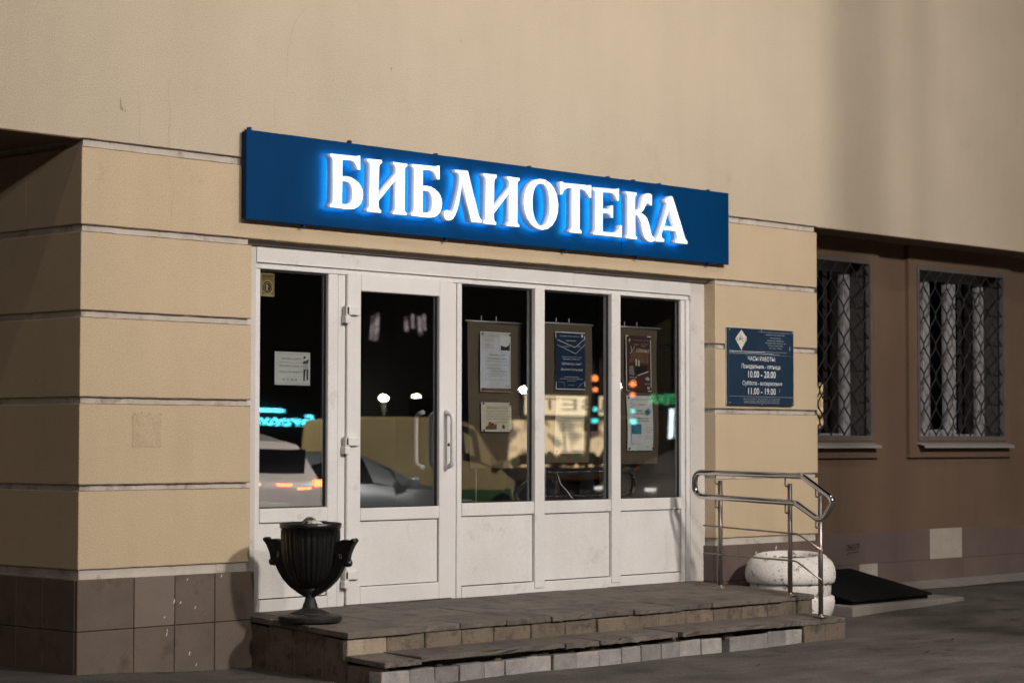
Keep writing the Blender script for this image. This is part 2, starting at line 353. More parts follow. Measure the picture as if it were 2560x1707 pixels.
# ================================================================== the setting
def grid_sheet(name, xs, ys, zf, mat, kind='structure'):
    V = [(x, y, zf(x, y)) for y in ys for x in xs]; n = len(xs)
    F = [(j * n + i, j * n + i + 1, (j + 1) * n + i + 1, (j + 1) * n + i) for j in range(len(ys) - 1) for i in range(n - 1)]
    return link(name, mk(V, F, True), mat, kind=kind)
fr = lambda a, b, s: [a + s * i for i in range(int(round((b - a) / s)) + 1)]
xs = [-60, -30, -15, -8, -5] + fr(-3, 15, .2) + [18, 25, 40, 70, 120]
ys = [-9, -8, -7, -6, -5, -4] + fr(-3.6, 1.0, .2) + [2.4]
grid_sheet('pavement', xs, ys, lambda x, y: gz(x, y) + .006 * math.sin(x * 3.1 + y * 2) * math.sin(y * 4.3 - x), M['ground'])
link('ground', mk([(-600, -600, -.32), (600, -600, -.32), (600, 600, -.32), (-600, 600, -.32)], [(0, 1, 2, 3)]), M['road'], kind='structure')
link('road', mk([(-60, -24, -.215), (120, -24, -.215), (120, -9.15, -.215), (-60, -9.15, -.215)], [(0, 1, 2, 3)]), M['road'], kind='structure')
bx('kerb', -60, 120, -9.15, -8.99, -.3, -.07, M['apron'], kind='structure', bevel=.015)
bx('far_pavement', -60, 120, -60, -24, -.3, -.08, M['ground'], kind='structure', bevel=.01)
ap = [(7.2 + .35 * i) for i in range(24)]
V = []
for x in ap: V += [(x, .39, .105), (x, .20 + .02 * math.sin(x * 5), gz(x, .2) + .008)]
link('wall_apron', mk(V, [(2 * i, 2 * i + 1, 2 * i + 3, 2 * i + 2) for i in range(len(ap) - 1)]), M['apron'], kind='structure')

# ------------------------------------------------------------------ library building
A = [3.078, 2.581, 2.0855, 1.586, 1.080, .594]           # upper edges of the grooves
B = [3.031, 2.541, 2.047, 1.549, 1.047]                  # lower edges
lib = thing('library_building', 'cream plastered building with rusticated entrance piers, brown recessed walls and a projecting upper storey', 'building', (3.6, .5, 0))
bx('upper_wall', -9, 19, 0, 7, A[0], 10, M['wall'], lib)
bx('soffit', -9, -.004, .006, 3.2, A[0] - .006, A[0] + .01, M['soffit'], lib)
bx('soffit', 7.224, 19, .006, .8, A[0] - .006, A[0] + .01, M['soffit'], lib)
bx('pier_core', .017, 1.256, .017, 2.2, -.1, A[0] + .004, M['groove'], lib)
bx('pier_core', 5.903, 7.203, .017, 1.2, -.1, A[0] + .004, M['groove'], lib)
bx('lintel_core', 1.256, 5.903, .017, .5, 2.75, A[0] + .004, M['groove'], lib)
def rough_block(name, x0, x1, y0, y1, z0, z1, mat):
    me = bxm(x0, x1, y0, y1, z0, z1); bm = bmesh.new(); bm.from_mesh(me)
    bmesh.ops.bevel(bm, geom=list(bm.edges), offset=.006, segments=2, affect='EDGES', profile=.6)
    ex = [e for e in bm.edges if abs(e.verts[0].co.x - e.verts[1].co.x) > .3]
    if ex: bmesh.ops.subdivide_edges(bm, edges=ex, cuts=int((x1 - x0) / .045), use_grid_fill=True)
    ey = [e for e in bm.edges if abs(e.verts[0].co.y - e.verts[1].co.y) > .3]
    if ey: bmesh.ops.subdivide_edges(bm, edges=ey, cuts=int((y1 - y0) / .06), use_grid_fill=True)
    for v in bm.verts:
        a = .0022 if random.random() < .85 else .006
        if min(abs(v.co.z - z0), abs(v.co.z - z1)) < .008:
            sg_ = 1 if abs(v.co.z - z0) < .008 else -1
            v.co.z += sg_ * random.uniform(-.0005, a)
    bmesh.ops.recalc_face_normals(bm, faces=bm.faces); bm.to_mesh(me); bm.free()
    return link(name, me, mat, lib)
rough_block('lintel_block', 0, 7.22, 0, .55, A[1], B[0], M['block'])
bx('plaster_block', 0, 1.2, .5505, 2.1, A[1], B[0], M['block'], lib, bevel=.006, seg=2)
for i in range(1, 5):
    rough_block('plaster_block', 0, 1.273, 0, 2.1, A[i + 1], B[i], M['block'])
    rough_block('plaster_block', 5.886, 7.22, 0, 1.1, A[i + 1], B[i], M['block'])
bx('recessed_wall', -9, .1, 2.05, 2.3, -.2, 3.1, M['brown'], lib)
# plinth of the left pier
bx('plinth_core', -.012, 1.285, -.012, 2.1, -.2, .535, M['plinth_core'], lib)
bk = [-.02, .382, .68, .983, 1.292]
for i in range(4):
    for j, (a, b) in enumerate(((-.2, .243), (.243, .54))):
        pale = (i == 1 and j == 1)
        bx('plinth_tile', bk[i] + .0025, bk[i + 1] - .0025, -.022 - random.uniform(0, .003), .02, a + .002, b - .002 - random.uniform(0, .008) * j, M['plinth_pale' if pale else 'plinth'], lib, bevel=.003)
bk = [-.02, .287, .556, .83, 1.1, 1.4]
for i in range(5):
    for a, b in ((-.2, .243), (.243, .54)):
        bx('plinth_tile', -.022, .015, bk[i] + .0225, bk[i + 1] + .020, a + .002, b - .002, M['plinth'], lib, bevel=.003)
# plinth of the right pier
bx('plinth_core', 5.88, 7.228, -.012, 1.1, -.2, .535, M['plinth_core'], lib)
for i in range(5):
    for a, b in ((-.2, .262), (.262, .54)):
        x0 = 5.868 + i * .2745
        bx('plinth_tile', x0 + .0015, x0 + .273, -.022, .02, a + .002, b - .002, M['plinth_r'], lib, bevel=.003)
for a, b in ((-.2, .262), (.262, .54)):
    bx('plinth_tile', 5.868, 5.9, .022, .135, a + .002, b - .002, M['plinth_r'], lib, bevel=.003)
# recessed wall with the two windows, plinth tiles along its foot
W1, W2 = 7.06, 9.25
ZB, ZT = 1.345, 2.895
for (x0, x1, z0, z1) in ((7.1, 19, -.2, ZB), (7.1, 19, ZT, 3.09), (W1 + 1.46, W2, ZB, ZT), (W2 + 1.46, 19, ZB, ZT)):
    bx('recessed_wall', x0, x1, .4, .8, z0, z1, M['brown'], lib)
bx('plinth_core', 7.2, 19, .392, .41, -.1, .55, M['plinth_r'], lib)
x = 9.463 - .53 * 4
while x < 13.9:
    bx('plinth_tile', x + .001, x + .529, .386 - random.uniform(0, .002), .399, .286, .556, M['patch' if abs(x - 9.463) < .01 else 'plinth_r'], lib, bevel=.0015); x += .53
x = 8.362 - .275 * 4
while x < 13.9:
    bx('plinth_tile', x + .001, x + .274, .386 - random.uniform(0, .002), .399, .02, .284, M['patch' if abs(x - 8.362) < .01 else 'plinth_r'], lib, bevel=.0015); x += .275
def frame_mesh(o, i, y0, y1, bev=0):
    bm = bmesh.new()
    def one(x0, x1, z0, z1):
        vs = [bm.verts.new(v) for v in ((x0, y0, z0), (x1, y0, z0), (x1, y1, z0), (x0, y1, z0), (x0, y0, z1), (x1, y0, z1), (x1, y1, z1), (x0, y1, z1))]
        for f in BF: bm.faces.new([vs[k] for k in f])
    one(o[0], o[1], o[2], i[2]); one(o[0], o[1], i[3], o[3]); one(o[0], i[0], i[2], i[3]); one(i[1], o[1], i[2], i[3])
    bmesh.ops.remove_doubles(bm, verts=bm.verts, dist=1e-5)
    bmesh.ops.recalc_face_normals(bm, faces=bm.faces)
    me = bpy.data.meshes.new('m'); bm.to_mesh(me); bm.free(); return me
def barred_window(x0, room):
    x1 = x0 + 1.46
    wd = link('window', frame_mesh((x0 - .14, x1 + .12, 1.195, A[0] - .008), (x0 - .012, x1 + .012, ZB - .005, ZT + .005), .362, .401), M['brown'], lib)
    link('grille_frame', frame_mesh((x0 - .01, x1 + .01, ZB - .003, ZT + .003), (x0 + .022, x1 - .022, ZB + .04, ZT - .03), .352, .40), M['grey_iron'], wd)
    # sloping tin sill
    link('sill', hexa([(x0 - .02, .285, 1.296), (x1 + .035, .285, 1.296), (x1 + .035, .372, 1.318), (x0 - .02, .372, 1.318), (x0 - .02, .285, 1.303), (x1 + .035, .285, 1.303), (x1 + .035, .372, 1.325), (x0 - .02, .372, 1.325)]), M['tin'], wd)
    bx('sill_lip', x0 - .02, x1 + .035, .281, .2845, 1.279, 1.303, M['tin'], wd)
    bx('reveal', x1 - .004, x1 + .002, .402, .57, ZB, ZT, M['reveal'], wd)
    bx('reveal', x0 - .002, x1 + .002, .402, .57, ZT - .006, ZT + .002, M['reveal'], wd)
    bx('window_board', x0, x1, .402, .57, ZB - .004, ZB + .012, M['white_old'], wd)
    for a, b in ((0, .07), (.42, .53), (.81, .885), (.89, .965), (1.35, 1.455)):
        bx('window_stile', x0 + a, x0 + b, .575, .63, ZB + .06, ZT - .09, M['white_old'], wd, bevel=.004)
    bx('window_rail', x0, x1, .572, .632, ZT - .09, ZT, M['white_old'], wd, bevel=.004)
    bx('window_rail', x0, x1, .572, .632, ZB, ZB + .06, M['white_old'], wd, bevel=.004)
    bx('window_rail', x0 + .53, x0 + .81, .58, .625, ZB + .0605, ZB + .10, M['white_old'], wd, bevel=.003)
    link('pane', sheet([(x0 + .02, ZB + .03), (x1 - .02, ZB + .03), (x1 - .02, ZT - .05), (x0 + .02, ZT - .05)], .603), M['glass'], wd)
    # wavy lattice: every bar swings between two neighbouring columns
    pitch, per = .0955, .273; n = 15
    for i in range(n):
        xa = x0 + .02 + i * pitch; pts = []
        z = ZB + .02; k = 0
        ph = 0 if i % 2 == 0 else 1
        while z < ZT - .01:
            t = (z - (ZB + .03)) / per * 2 + ph
            q = abs((t % 2) - 1)
            q = .5 + max(-.5, min(.5, (q - .5) * 1.45))
            pts.append((xa + pitch * q, .374, z)); z += per / 12
        link('grille_bar', tube(pts, .007, 6), M['grille'], wd)
    # room behind
    link('room', frame_mesh((x0 - .4, x1 + 1.2, .9, 3.05), (x0 - .38, x1 + 1.18, .92, 3.0), .81, 2.5), M['dark_room'], wd)
    bx('room_back', x0 - .4, x1 + 1.2, 2.5, 2.55, .9, 3.05, M['dark_room'], wd)
    if room == 1:
        bx('curtain', x0 + .55, x0 + 1.3, .95, .97, 1.35, 2.85, M['red_room'], wd)
        bx('glowing_lamp', x0 + .77, x0 + .83, .90, .93, 1.98, 2.07, M['ember'], wd, bevel=.012)
        bx('glowing_screen', x0 + .74, x0 + .85, .86, .87, 1.42, 1.52, M['screen'], wd, bevel=.01)
    else:
        bx('glowing_screen', x0 + .60, x0 + .685, .88, .90, 1.44, 1.60, M['screen'], wd, bevel=.012)
        bx('glowing_screen', x0 + .355, x0 + .41, .88, .90, 1.50, 1.63, M['screen'], wd, bevel=.012)
        bx('glowing_lamp', x0 + .655, x0 + .70, .86, .875, 1.66, 1.71, M['screen_green'], wd, bevel=.012)
    return wd
barred_window(W1, 1); barred_window(W2, 2)
# entrance hall behind the glass
bx('hall_floor', 1.3, 6.4, .19, 4.0, .1, .262, M['inside_floor'], lib)
bx('hall_back_wall', 1.2, 6.4, 3.6, 3.7, .2, 3.0, M['inside'], lib)
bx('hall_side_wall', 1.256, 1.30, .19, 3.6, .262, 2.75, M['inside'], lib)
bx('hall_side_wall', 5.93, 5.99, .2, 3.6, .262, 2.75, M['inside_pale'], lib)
bx('hall_ceiling', 1.256, 5.99, .19, 3.6, 2.70, 2.749, M['inside'], lib)
# dirt along the lower groove edges, painted shadow lines along the upper ones
def dirt_shade_line(x0, x1, z, wd):
    n = max(4, int((x1 - x0) / .05)); pts = [(x0 + (x1 - x0) * i / n, z + random.uniform(-.0012, .0012)) for i in range(n + 1)]
    link('groove_dirt_shade', ribbon(pts, wd, -.0012), M['grime_shade'], lib)
for i in range(5):
    dirt_shade_line(.004, 1.268 if i else 1.17, B[i] - .0015, .0045)
    dirt_shade_line(5.892 if i else 5.99, 7.214, B[i] - .0015, .0045)
for i in range(5):
    z = A[i] + .0015  # upper edges: thin shadow painted as a dark line
    dirt_shade_line(.004, 1.268 if i else 1.17, z, .0055); dirt_shade_line(5.892 if i else 5.99, 7.214, z, .0055)
# cracks, glue marks and flecks
def crack(pts, wd=.004, n=4, y=-.0012):
    P = []
    for (a, b) in zip(pts[:-1], pts[1:]):
        for k in range(n):
            t = k / n; P.append((a[0] + (b[0] - a[0]) * t + random.uniform(-.006, .006), a[1] + (b[1] - a[1]) * t))
    P.append(pts[-1]); link('crack', ribbon(P, wd, y), M['crack'], lib)
crack([(.625, 3.50), (.62, 3.40), (.632, 3.28), (.625, 3.16), (.628, 3.085)], .0016)
crack([(.632, 3.025), (.63, 2.93), (.665, 2.82), (.65, 2.72), (.645, 2.60)], .0016)
crack([(1.70, 4.08), (1.60, 3.95), (1.56, 3.80), (1.545, 3.62)], .0016)
crack([(1.48, 3.55), (1.44, 3.42), (1.46, 3.30), (1.36, 3.27), (1.33, 3.25)], .0014)
crack([(4.99, 3.62), (5.0, 3.55), (4.985, 3.50)], .0016)
crack([(.40, 3.40), (.41, 3.25), (.405, 3.10)], .0014)
crack([(6.05, 4.2), (6.03, 4.0), (6.06, 3.9)], .0014)
for (x, z, a, b) in ((.268, 3.305, .010, .03), (.278, 3.278, .014, .012), (.30, 3.268, .010, .008), (2.45, 3.78, .010, .010), (3.1, 4.05, .008, .008)):
    link('plaster_chip', ribbon([(x, z - b), (x + .003, z), (x, z + b)], a, -.0015), M['crack'], lib)
g = []
for (a, b) in zip([(.375, 1.495), (.585, 1.493), (.584, 1.294), (.378, 1.296)], [(.585, 1.493), (.584, 1.294), (.378, 1.296), (.375, 1.495)]):
    for k in range(9):
        t = k / 9; g.append((a[0] + (b[0] - a[0]) * t + random.uniform(-.006, .006), a[1] + (b[1] - a[1]) * t + random.uniform(-.006, .006)))
link('glue_residue', sheet(g, -.0025), M['glue'], lib)
for x, z in ((.379, 1.30), (.58, 1.30), (.583, 1.488), (.39, 1.487), (.44, 1.495), (.50, 1.492)):
    link('glue_spot', ribbon([(x - .006, z), (x + .006, z + .004)], .008, -.0038), M['crack'], lib)
for x, z, h in ((.672, .385, .014), (.62, .205, .020), (.72, .375, .006), (.83, .34, .007), (.79, .07, .010), (.84, .0, .008), (.77, .51, .006), (1.03, .52, .007), (.60, .295, .004)):
    link('paint_fleck', ribbon([(x - .004, z - h), (x, z), (x + .003, z + h)], .008, -.0275), M['chip'], lib)
for x, z, h in ((6.27, .29, .02), (6.62, .5, .012), (6.36, .47, .010), (6.64, .33, .012)):
    link('paint_fleck', ribbon([(x - .005, z - h), (x, z), (x + .006, z + h)], .014, -.0235), M['chip'], lib)
# marker scrawl on the plinth, as the photograph shows it
GX, GZ, GK = 8.168, .398, .0019
scr = [[(8, 32), (2, 30), (0, 18), (3, 6), (10, 4), (14, 14), (13, 26), (8, 32)], [(20, 6), (20, 32)], [(20, 18), (32, 20)], [(32, 4), (31, 32)], [(38, 18), (46, 20), (48, 12), (42, 6), (37, 12), (38, 24), (44, 32), (50, 28)],
       [(66, 30), (58, 30), (56, 24), (64, 16), (66, 8), (56, 6)], [(72, 32), (98, 34), (92, 12)], [(84, 33), (80, 6)], [(0, -14), (20, -6), (60, -4), (90, -2), (94, 10)]]
for s in scr:
    link('marker_stroke', ribbon([(GX + x * GK, GZ + z * GK) for x, z in s], .0095, .3825), M['marker'], lib)

# ------------------------------------------------------------------ entrance steps
st = thing('entrance_steps', 'low two-tread stone entrance steps with chipped slabs and granite setts along the bottom', 'steps', (3.3, -1.4, -.06))
pz = lambda y: .268 + .041 * y
FY = -1.02                                    # front of the platform
xl = lambda y: 1.262 + .10 * y                # its left side is slightly out of square
adj = lambda x, yo, yn: x + (yn - yo) * (x + 7.548) / (10.547 + yo)
bx('step_core', 1.30, 5.70, -.97, .3, -.3, .185, M['core'], st)
bx('step_core', 1.22, 5.66, -1.235, -.95, -.3, .050, M['core'], st)
def worn(me, yfront, amp, zamp=.002):
    """break up the front arris of a slab"""
    bm = bmesh.new(); bm.from_mesh(me)
    ex = [e for e in bm.edges if abs(e.verts[0].co.x - e.verts[1].co.x) > .12]
    if ex: bmesh.ops.subdivide_edges(bm, edges=ex, cuts=9, use_grid_fill=True)
    for v in bm.verts:
        if v.co.y < yfront + .02:
            q = random.random(); v.co.y += random.uniform(-.2, 1) * amp * (3.2 if q > .90 else 1); v.co.z += random.uniform(-1, .4) * zamp * (3 if q > .90 else 1)
    bmesh.ops.recalc_face_normals(bm, faces=bm.faces); bm.to_mesh(me); bm.free(); return me
rows = [(.125, -.26), (-.26, -.64), (-.64, FY)]
for r, (ya, yb) in enumerate(rows):
    nx = (9, 10, 11)[r]; X1 = 5.765; e = [1.27 + (X1 - 1.27) * i / nx + (random.uniform(-.03, .03) if 0 < i < nx else 0) for i in range(nx + 1)]
    for i in range(nx):
        h = random.uniform(-.0035, .002); ov = random.uniform(-.012, .012) if r == 2 else 0
        y1, y0 = ya - .003, yb + .003 + ov
        a0 = (xl(y0) if i == 0 else e[i] + .003); a1 = (xl(y1) if i == 0 else e[i] + .003); b = e[i + 1] - .003
        t = .036
        me = hexa([(a0, y0, pz(y0) + h - t), (b, y0, pz(y0) + h - t), (b, y1, pz(y1) + h - t), (a1, y1, pz(y1) + h - t), (a0, y0, pz(y0) + h), (b, y0, pz(y0) + h + random.uniform(-.002, .002)), (b, y1, pz(y1) + h), (a1, y1, pz(y1) + h)], .004, 1)
        if r == 2: me = worn(me, y0, .004)
        link('tread_slab', me, M['slab'], st)
rj = [adj(x, -1.06, -1.0) for x in (1.115, 1.431, 1.746, 2.055, 2.339, 2.675, 2.988, 3.292, 3.612, 3.921, 4.215, 4.518, 4.829, 5.133, 5.429, 5.66)]
for i in range(15):
    off = random.uniform(-.005, .004)
    if i == 7: off = -.014
    bx('riser_tile', rj[i] + .003, rj[i + 1] - .003, FY + .022 + off, FY + .065, .060, .188 - random.uniform(0, .006) - (.008 if i == 7 else 0), M['riser_pale' if i == 0 else 'riser'], st, bevel=.006, jit=.003)
for a, b in ((.02, -.20), (-.20, -.48), (-.48, -.76), (-.76, -.99)):
    x0, x1 = xl(a) + .014, xl(b) + .014; cut = .03 if b == -.99 else 0
    link('riser_tile', hexa([(x1, b + .003, -.3), (x1 + .04, b + .003, -.3), (x0 + .04, a - .003, -.3), (x0, a - .003, -.3), (x1, b + .003, .205 - cut), (x1 + .04, b + .003, .205 - cut), (x0 + .04, a - .003, .222 - cut), (x0, a - .003, .222 - cut)], .004), M['riser'], st)
bx('riser_tile', 5.70, 5.755, -.99, .2, -.3, .20, M['riser'], st, bevel=.004)
sj = [adj(x, -1.4, -1.33) for x in (1.09, 1.387, 2.617, 2.93, 3.25, 3.715, 4.76, 5.05, 5.30, 5.60)]
for i in range(9):
    a, b = sj[i] + .003, sj[i + 1] - .003
    if i == 5: a += .02
    dy = [0, .005, -.004, -.012, .004, -.02, -.006, .006, .006][i]; dz = [-.006, .008, 0, .002, .004, .008, 0, -.006, -.006][i]
    y0 = -1.33 + dy; z0 = .082 + dz; z1 = .096 + dz * .3; t = .03; tl = random.uniform(-.003, .003)
    me = hexa([(a, y0, z0 - t + tl), (b, y0, z0 - t), (b, -.99, z1 - t), (a, -.99, z1 - t), (a, y0, z0 + tl), (b, y0, z0), (b, -.99, z1), (a, -.99, z1)], .003)
    link('tread_slab', worn(me, y0, .006, .003), M['slab'], st)
cb = [1.09, 1.321, 1.524, 1.72, 1.926, 2.108, 2.30, 2.527, 2.752, 2.958, 3.176, 3.362, 3.563, 3.761, 3.978, 4.197, None, 4.272, 4.701, 4.909, 5.105]
cb = [x if x is None else adj(x, -1.37, -1.30) for x in cb]
for a, b in zip(cb[:-1], cb[1:]):
    if a is None or b is None: continue
    g_ = random.choice((.003, .004, .008)); top = .018 + random.uniform(-.006, .005) + (.006 if a > 3 else 0); fy = -1.30 + random.uniform(-.010, .006)
    bx('granite_sett', a + g_, b - g_ * .5, fy, -1.20, -.3, top, M['cobble'], st, bevel=.008, seg=2, jit=.005)
for a, b in ((5.11, 5.36), (5.364, 5.60)):
    bx('end_block', adj(a, -1.37, -1.3), adj(b, -1.37, -1.3), -1.315, -.99, -.3, .044, M['riser'], st, bevel=.006, seg=2, jit=.002)
bx('side_block', 1.168, 1.23, -1.29, -1.0, -.3, .042, M['riser'], st, bevel=.005)
for i in range(14):   # rubble showing in the gap under the loose tread
    x = random.uniform(1.6, 5.0); s_ = random.uniform(.02, .05)
    bx('rubble', x, x + s_ * 2.4, -1.275, -1.20, .0, .022 + s_ * .5, M['core' if i % 2 else 'riser'], st, bevel=.008, jit=.008)

# ------------------------------------------------------------------ glazed entrance
ge = thing('glazed_entrance', 'white plastic glazed entrance with one hinged door and four tall panes', 'entrance', (3.58, .15, .262))
Y0, Y1 = .12, .19
P = M['pvc']
bx('casing', 1.262, 1.402, .108, .2, .264, 2.552, M['pvc_dirty'], ge, bevel=.004)
bx('casing', 5.716, 5.890, .108, .2, .264, 2.552, M['pvc_dirty'], ge, bevel=.004)
bx('casing', 1.404, 4.372, .105, .2, 2.449, 2.552, P, ge, bevel=.003)
bx('casing', 4.375, 5.714, .107, .2, 2.449, 2.552, P, ge, bevel=.003)
bx('head_filler', 1.27, 5.885, .075, .2, 2.555, 2.60, M['pvc_dirty'], ge, bevel=.004)
bx('head_rail', 1.404, 5.712, Y0, Y1, 2.412, 2.446, P, ge, bevel=.004)
# fixed lights: (x0, x1) of the clear glass
lights = [(1.447, 2.018), (3.243, 3.968), (4.068, 4.797), (4.897, 5.618)]
bx('frame_post', 1.404, 1.447, Y0, Y1, .264, 2.410, P, ge, bevel=.004)
bx('frame_post', 2.018, 2.100, Y0, Y1, .264, 2.410, P, ge, bevel=.004)
bx('frame_post', 2.104, 2.168, Y0 + .004, Y1, .264, 2.410, P, ge, bevel=.004)
bx('frame_post', 3.149, 3.192, Y0 + .004, Y1, .264, 2.410, P, ge, bevel=.004)
bx('frame_post', 3.196, 3.243, Y0, Y1, .264, 2.410, P, ge, bevel=.004)
bx('mullion', 3.968, 4.068, Y0 - .012, Y1, .300, 2.424, P, ge, bevel=.006, seg=2)
bx('mullion', 4.797, 4.897, Y0 - .012, Y1, .300, 2.424, P, ge, bevel=.006, seg=2)
bx('frame_post', 5.618, 5.664, Y0, Y1, .264, 2.410, P, ge, bevel=.004)
bx('frame_post', 5.668, 5.712, Y0 - .01, Y1, .264, 2.410, P, ge, bevel=.004)
def bead(x0, x1, z0, z1, parent, y=Y0):
    """black seal and pane edge running round a pane"""
    link('seal', frame_mesh((x0 + .0005, x1 - .0005, z0 + .0005, z1 - .0005), (x0 + .006, x1 - .006, z0 + .006, z1 - .006), y + .022, y + .05), M['seal'], parent)
def sag(x0, x1, z0, z1, y):   # a pane, very slightly dished as real glass is
    n = 6; V = []; F = []
    for j in range(n + 1):
        for i in range(n + 1):
            u, v = i / n, j / n
            V.append((x0 + u * (x1 - x0), y + .0006 * math.sin(PI * u) * math.sin(PI * v), z0 + v * (z1 - z0)))
    for j in range(n):
        for i in range(n): a = j * (n + 1) + i; F.append((a, a + 1, a + n + 2, a + n + 1))
    me = mk(V, F, True)
    return me
def pane_at(x0, x1, z0, z1, parent, y, tilt=0):
    me = sag(x0, x1, z0, z1, y)
    for v in me.vertices: v.co.y += tilt * (v.co.x - (x0 + x1) / 2)
    link('pane', me, M['glass'], parent)
    for a in (x0 + .006, x1 - .011): bx('spacer', a, a + .005, y + .012, y + .028, z0 + .006, z1 - .006, M['spacer'], parent)
ZM0, ZM1, ZG0, ZG1 = .822, .908, .912, 2.406
for k, (a, b) in enumerate(lights):
    pane_at(a + .003, b - .003, ZG0 - .004, ZG1 + .004, ge, Y0 + .03, (.0, .0, .001, -.001)[k])
    bead(a, b, ZG0, ZG1, ge)
    bx('transom', a + .001, b - .001, Y0 - .004, Y1, ZM0, ZM1 + .002, P, ge, bevel=.004)
    bx('lower_panel', a + .005, b - .005, Y0 + .012, Y1 - .01, .350, ZM0 - .005, P, ge, bevel=.002)
    bx('panel_seal', a + .001, b - .001, Y0 + .03, Y1 - .005, .340, ZM0 - .001, M['seal'], ge)
for a, b in ((1.449, 2.016), (3.245, 5.616)):
    bx('bottom_rail', a, b, Y0 - .002, Y1, .266, .343, P, ge, bevel=.004)
bx('threshold_gap', 1.404, 5.712, Y0 + .02, Y1 - .02, .25, .2655, M['seal'], ge)
# the hinged door
dr = bx('door', 2.172, 2.292, Y0 - .014, Y1 - .01, .274, 2.424, P, ge, bevel=.005)
bx('door_stile', 3.015, 3.143, Y0 - .014, Y1 - .01, .274, 2.424, P, dr, bevel=.005)
bx('door_rail', 2.293, 3.014, Y0 - .014, Y1 - .01, 2.312, 2.424, P, dr, bevel=.005)
bx('door_rail', 2.293, 3.014, Y0 - .014, Y1 - .01, .814, .897, P, dr, bevel=.005)
bx('door_rail', 2.293, 3.014, Y0 - .014, Y1 - .01, .274, .386, P, dr, bevel=.005)
bx('door_panel', 2.298, 3.009, Y0 + .002, Y1 - .02, .391, .809, P, dr, bevel=.002)
bx('panel_seal', 2.294, 3.013, Y0 + .02, Y1 - .015, .388, .812, M['seal'], dr)
pane_at(2.294, 3.013, .899, 2.31, dr, Y0 + .018, .004)
bead(2.293, 3.014, .898, 2.311, dr, Y0 - .012)
for z in (2.155, 1.308, .445):
    h = bx('hinge', 2.140, 2.262, Y0 - .040, Y0 - .008, z - .005, z + .05, P, ge, bevel=.006, seg=2)
    bx('hinge_knuckle', 2.128, 2.172, Y0 - .045, Y0 - .002, z - .058, z - .008, P, h, bevel=.006, seg=2)
    bx('hinge_pin', 2.135, 2.160, Y0 - .040, Y0 - .010, z - .0075, z + .052, M['pvc_dirty'], h)
hp = fillet([(3.068, Y0 - .012, 1.530), (3.068, Y0 - .085, 1.512), (3.068, Y0 - .085, 1.172), (3.068, Y0 - .012, 1.155)], .05, 6)
hd = link('door_handle', tube(hp, .0165, 12), M['pvc'], ge)
hp = [(x - .083, 2 * (Y0 + .05) - y, z) for x, y, z in [tuple(p) for p in hp]]
link('door_handle', tube(hp, .0165, 12), M['pvc'], ge)
kh = link('keyhole', lathe([(.0, 0), (.011, .001), (.011, .004), (.0, .004)], 16, (0, 0, 0)), M['seal'], ge)
kh.matrix_parent_inverse = Matrix.Translation(-WT[ge.name]) @ Matrix.Translation((3.10, Y0 - .013, 1.31)) @ Matrix.Rotation(PI / 2, 4, 'X')

link('glass_crack', ribbon([(4.246, 1.104), (4.262, 1.066), (4.28, 1.032), (4.312, 1.004), (4.346, .980), (4.385, .943), (4.415, .917)], .0035, Y0 + .0285), M['print_soft'], ge)
# scuffs along the foot of the door and panels
for k in range(26):
    x = random.uniform(2.2, 5.55); z = random.uniform(.285, .335) if k % 3 else random.uniform(.36, .50); w_ = random.uniform(.008, .035)
    y = Y0 - .0155 if 2.18 < x < 3.09 and z < .38 else (Y0 - .0032 if z < .34 else None)
    if y is None or 3.10 < x < 3.26: continue
    link('scuff', ribbon([(x, z), (x + w_, z + random.uniform(-.006, .006))], .004, y), M['pvc_dirty'], ge)
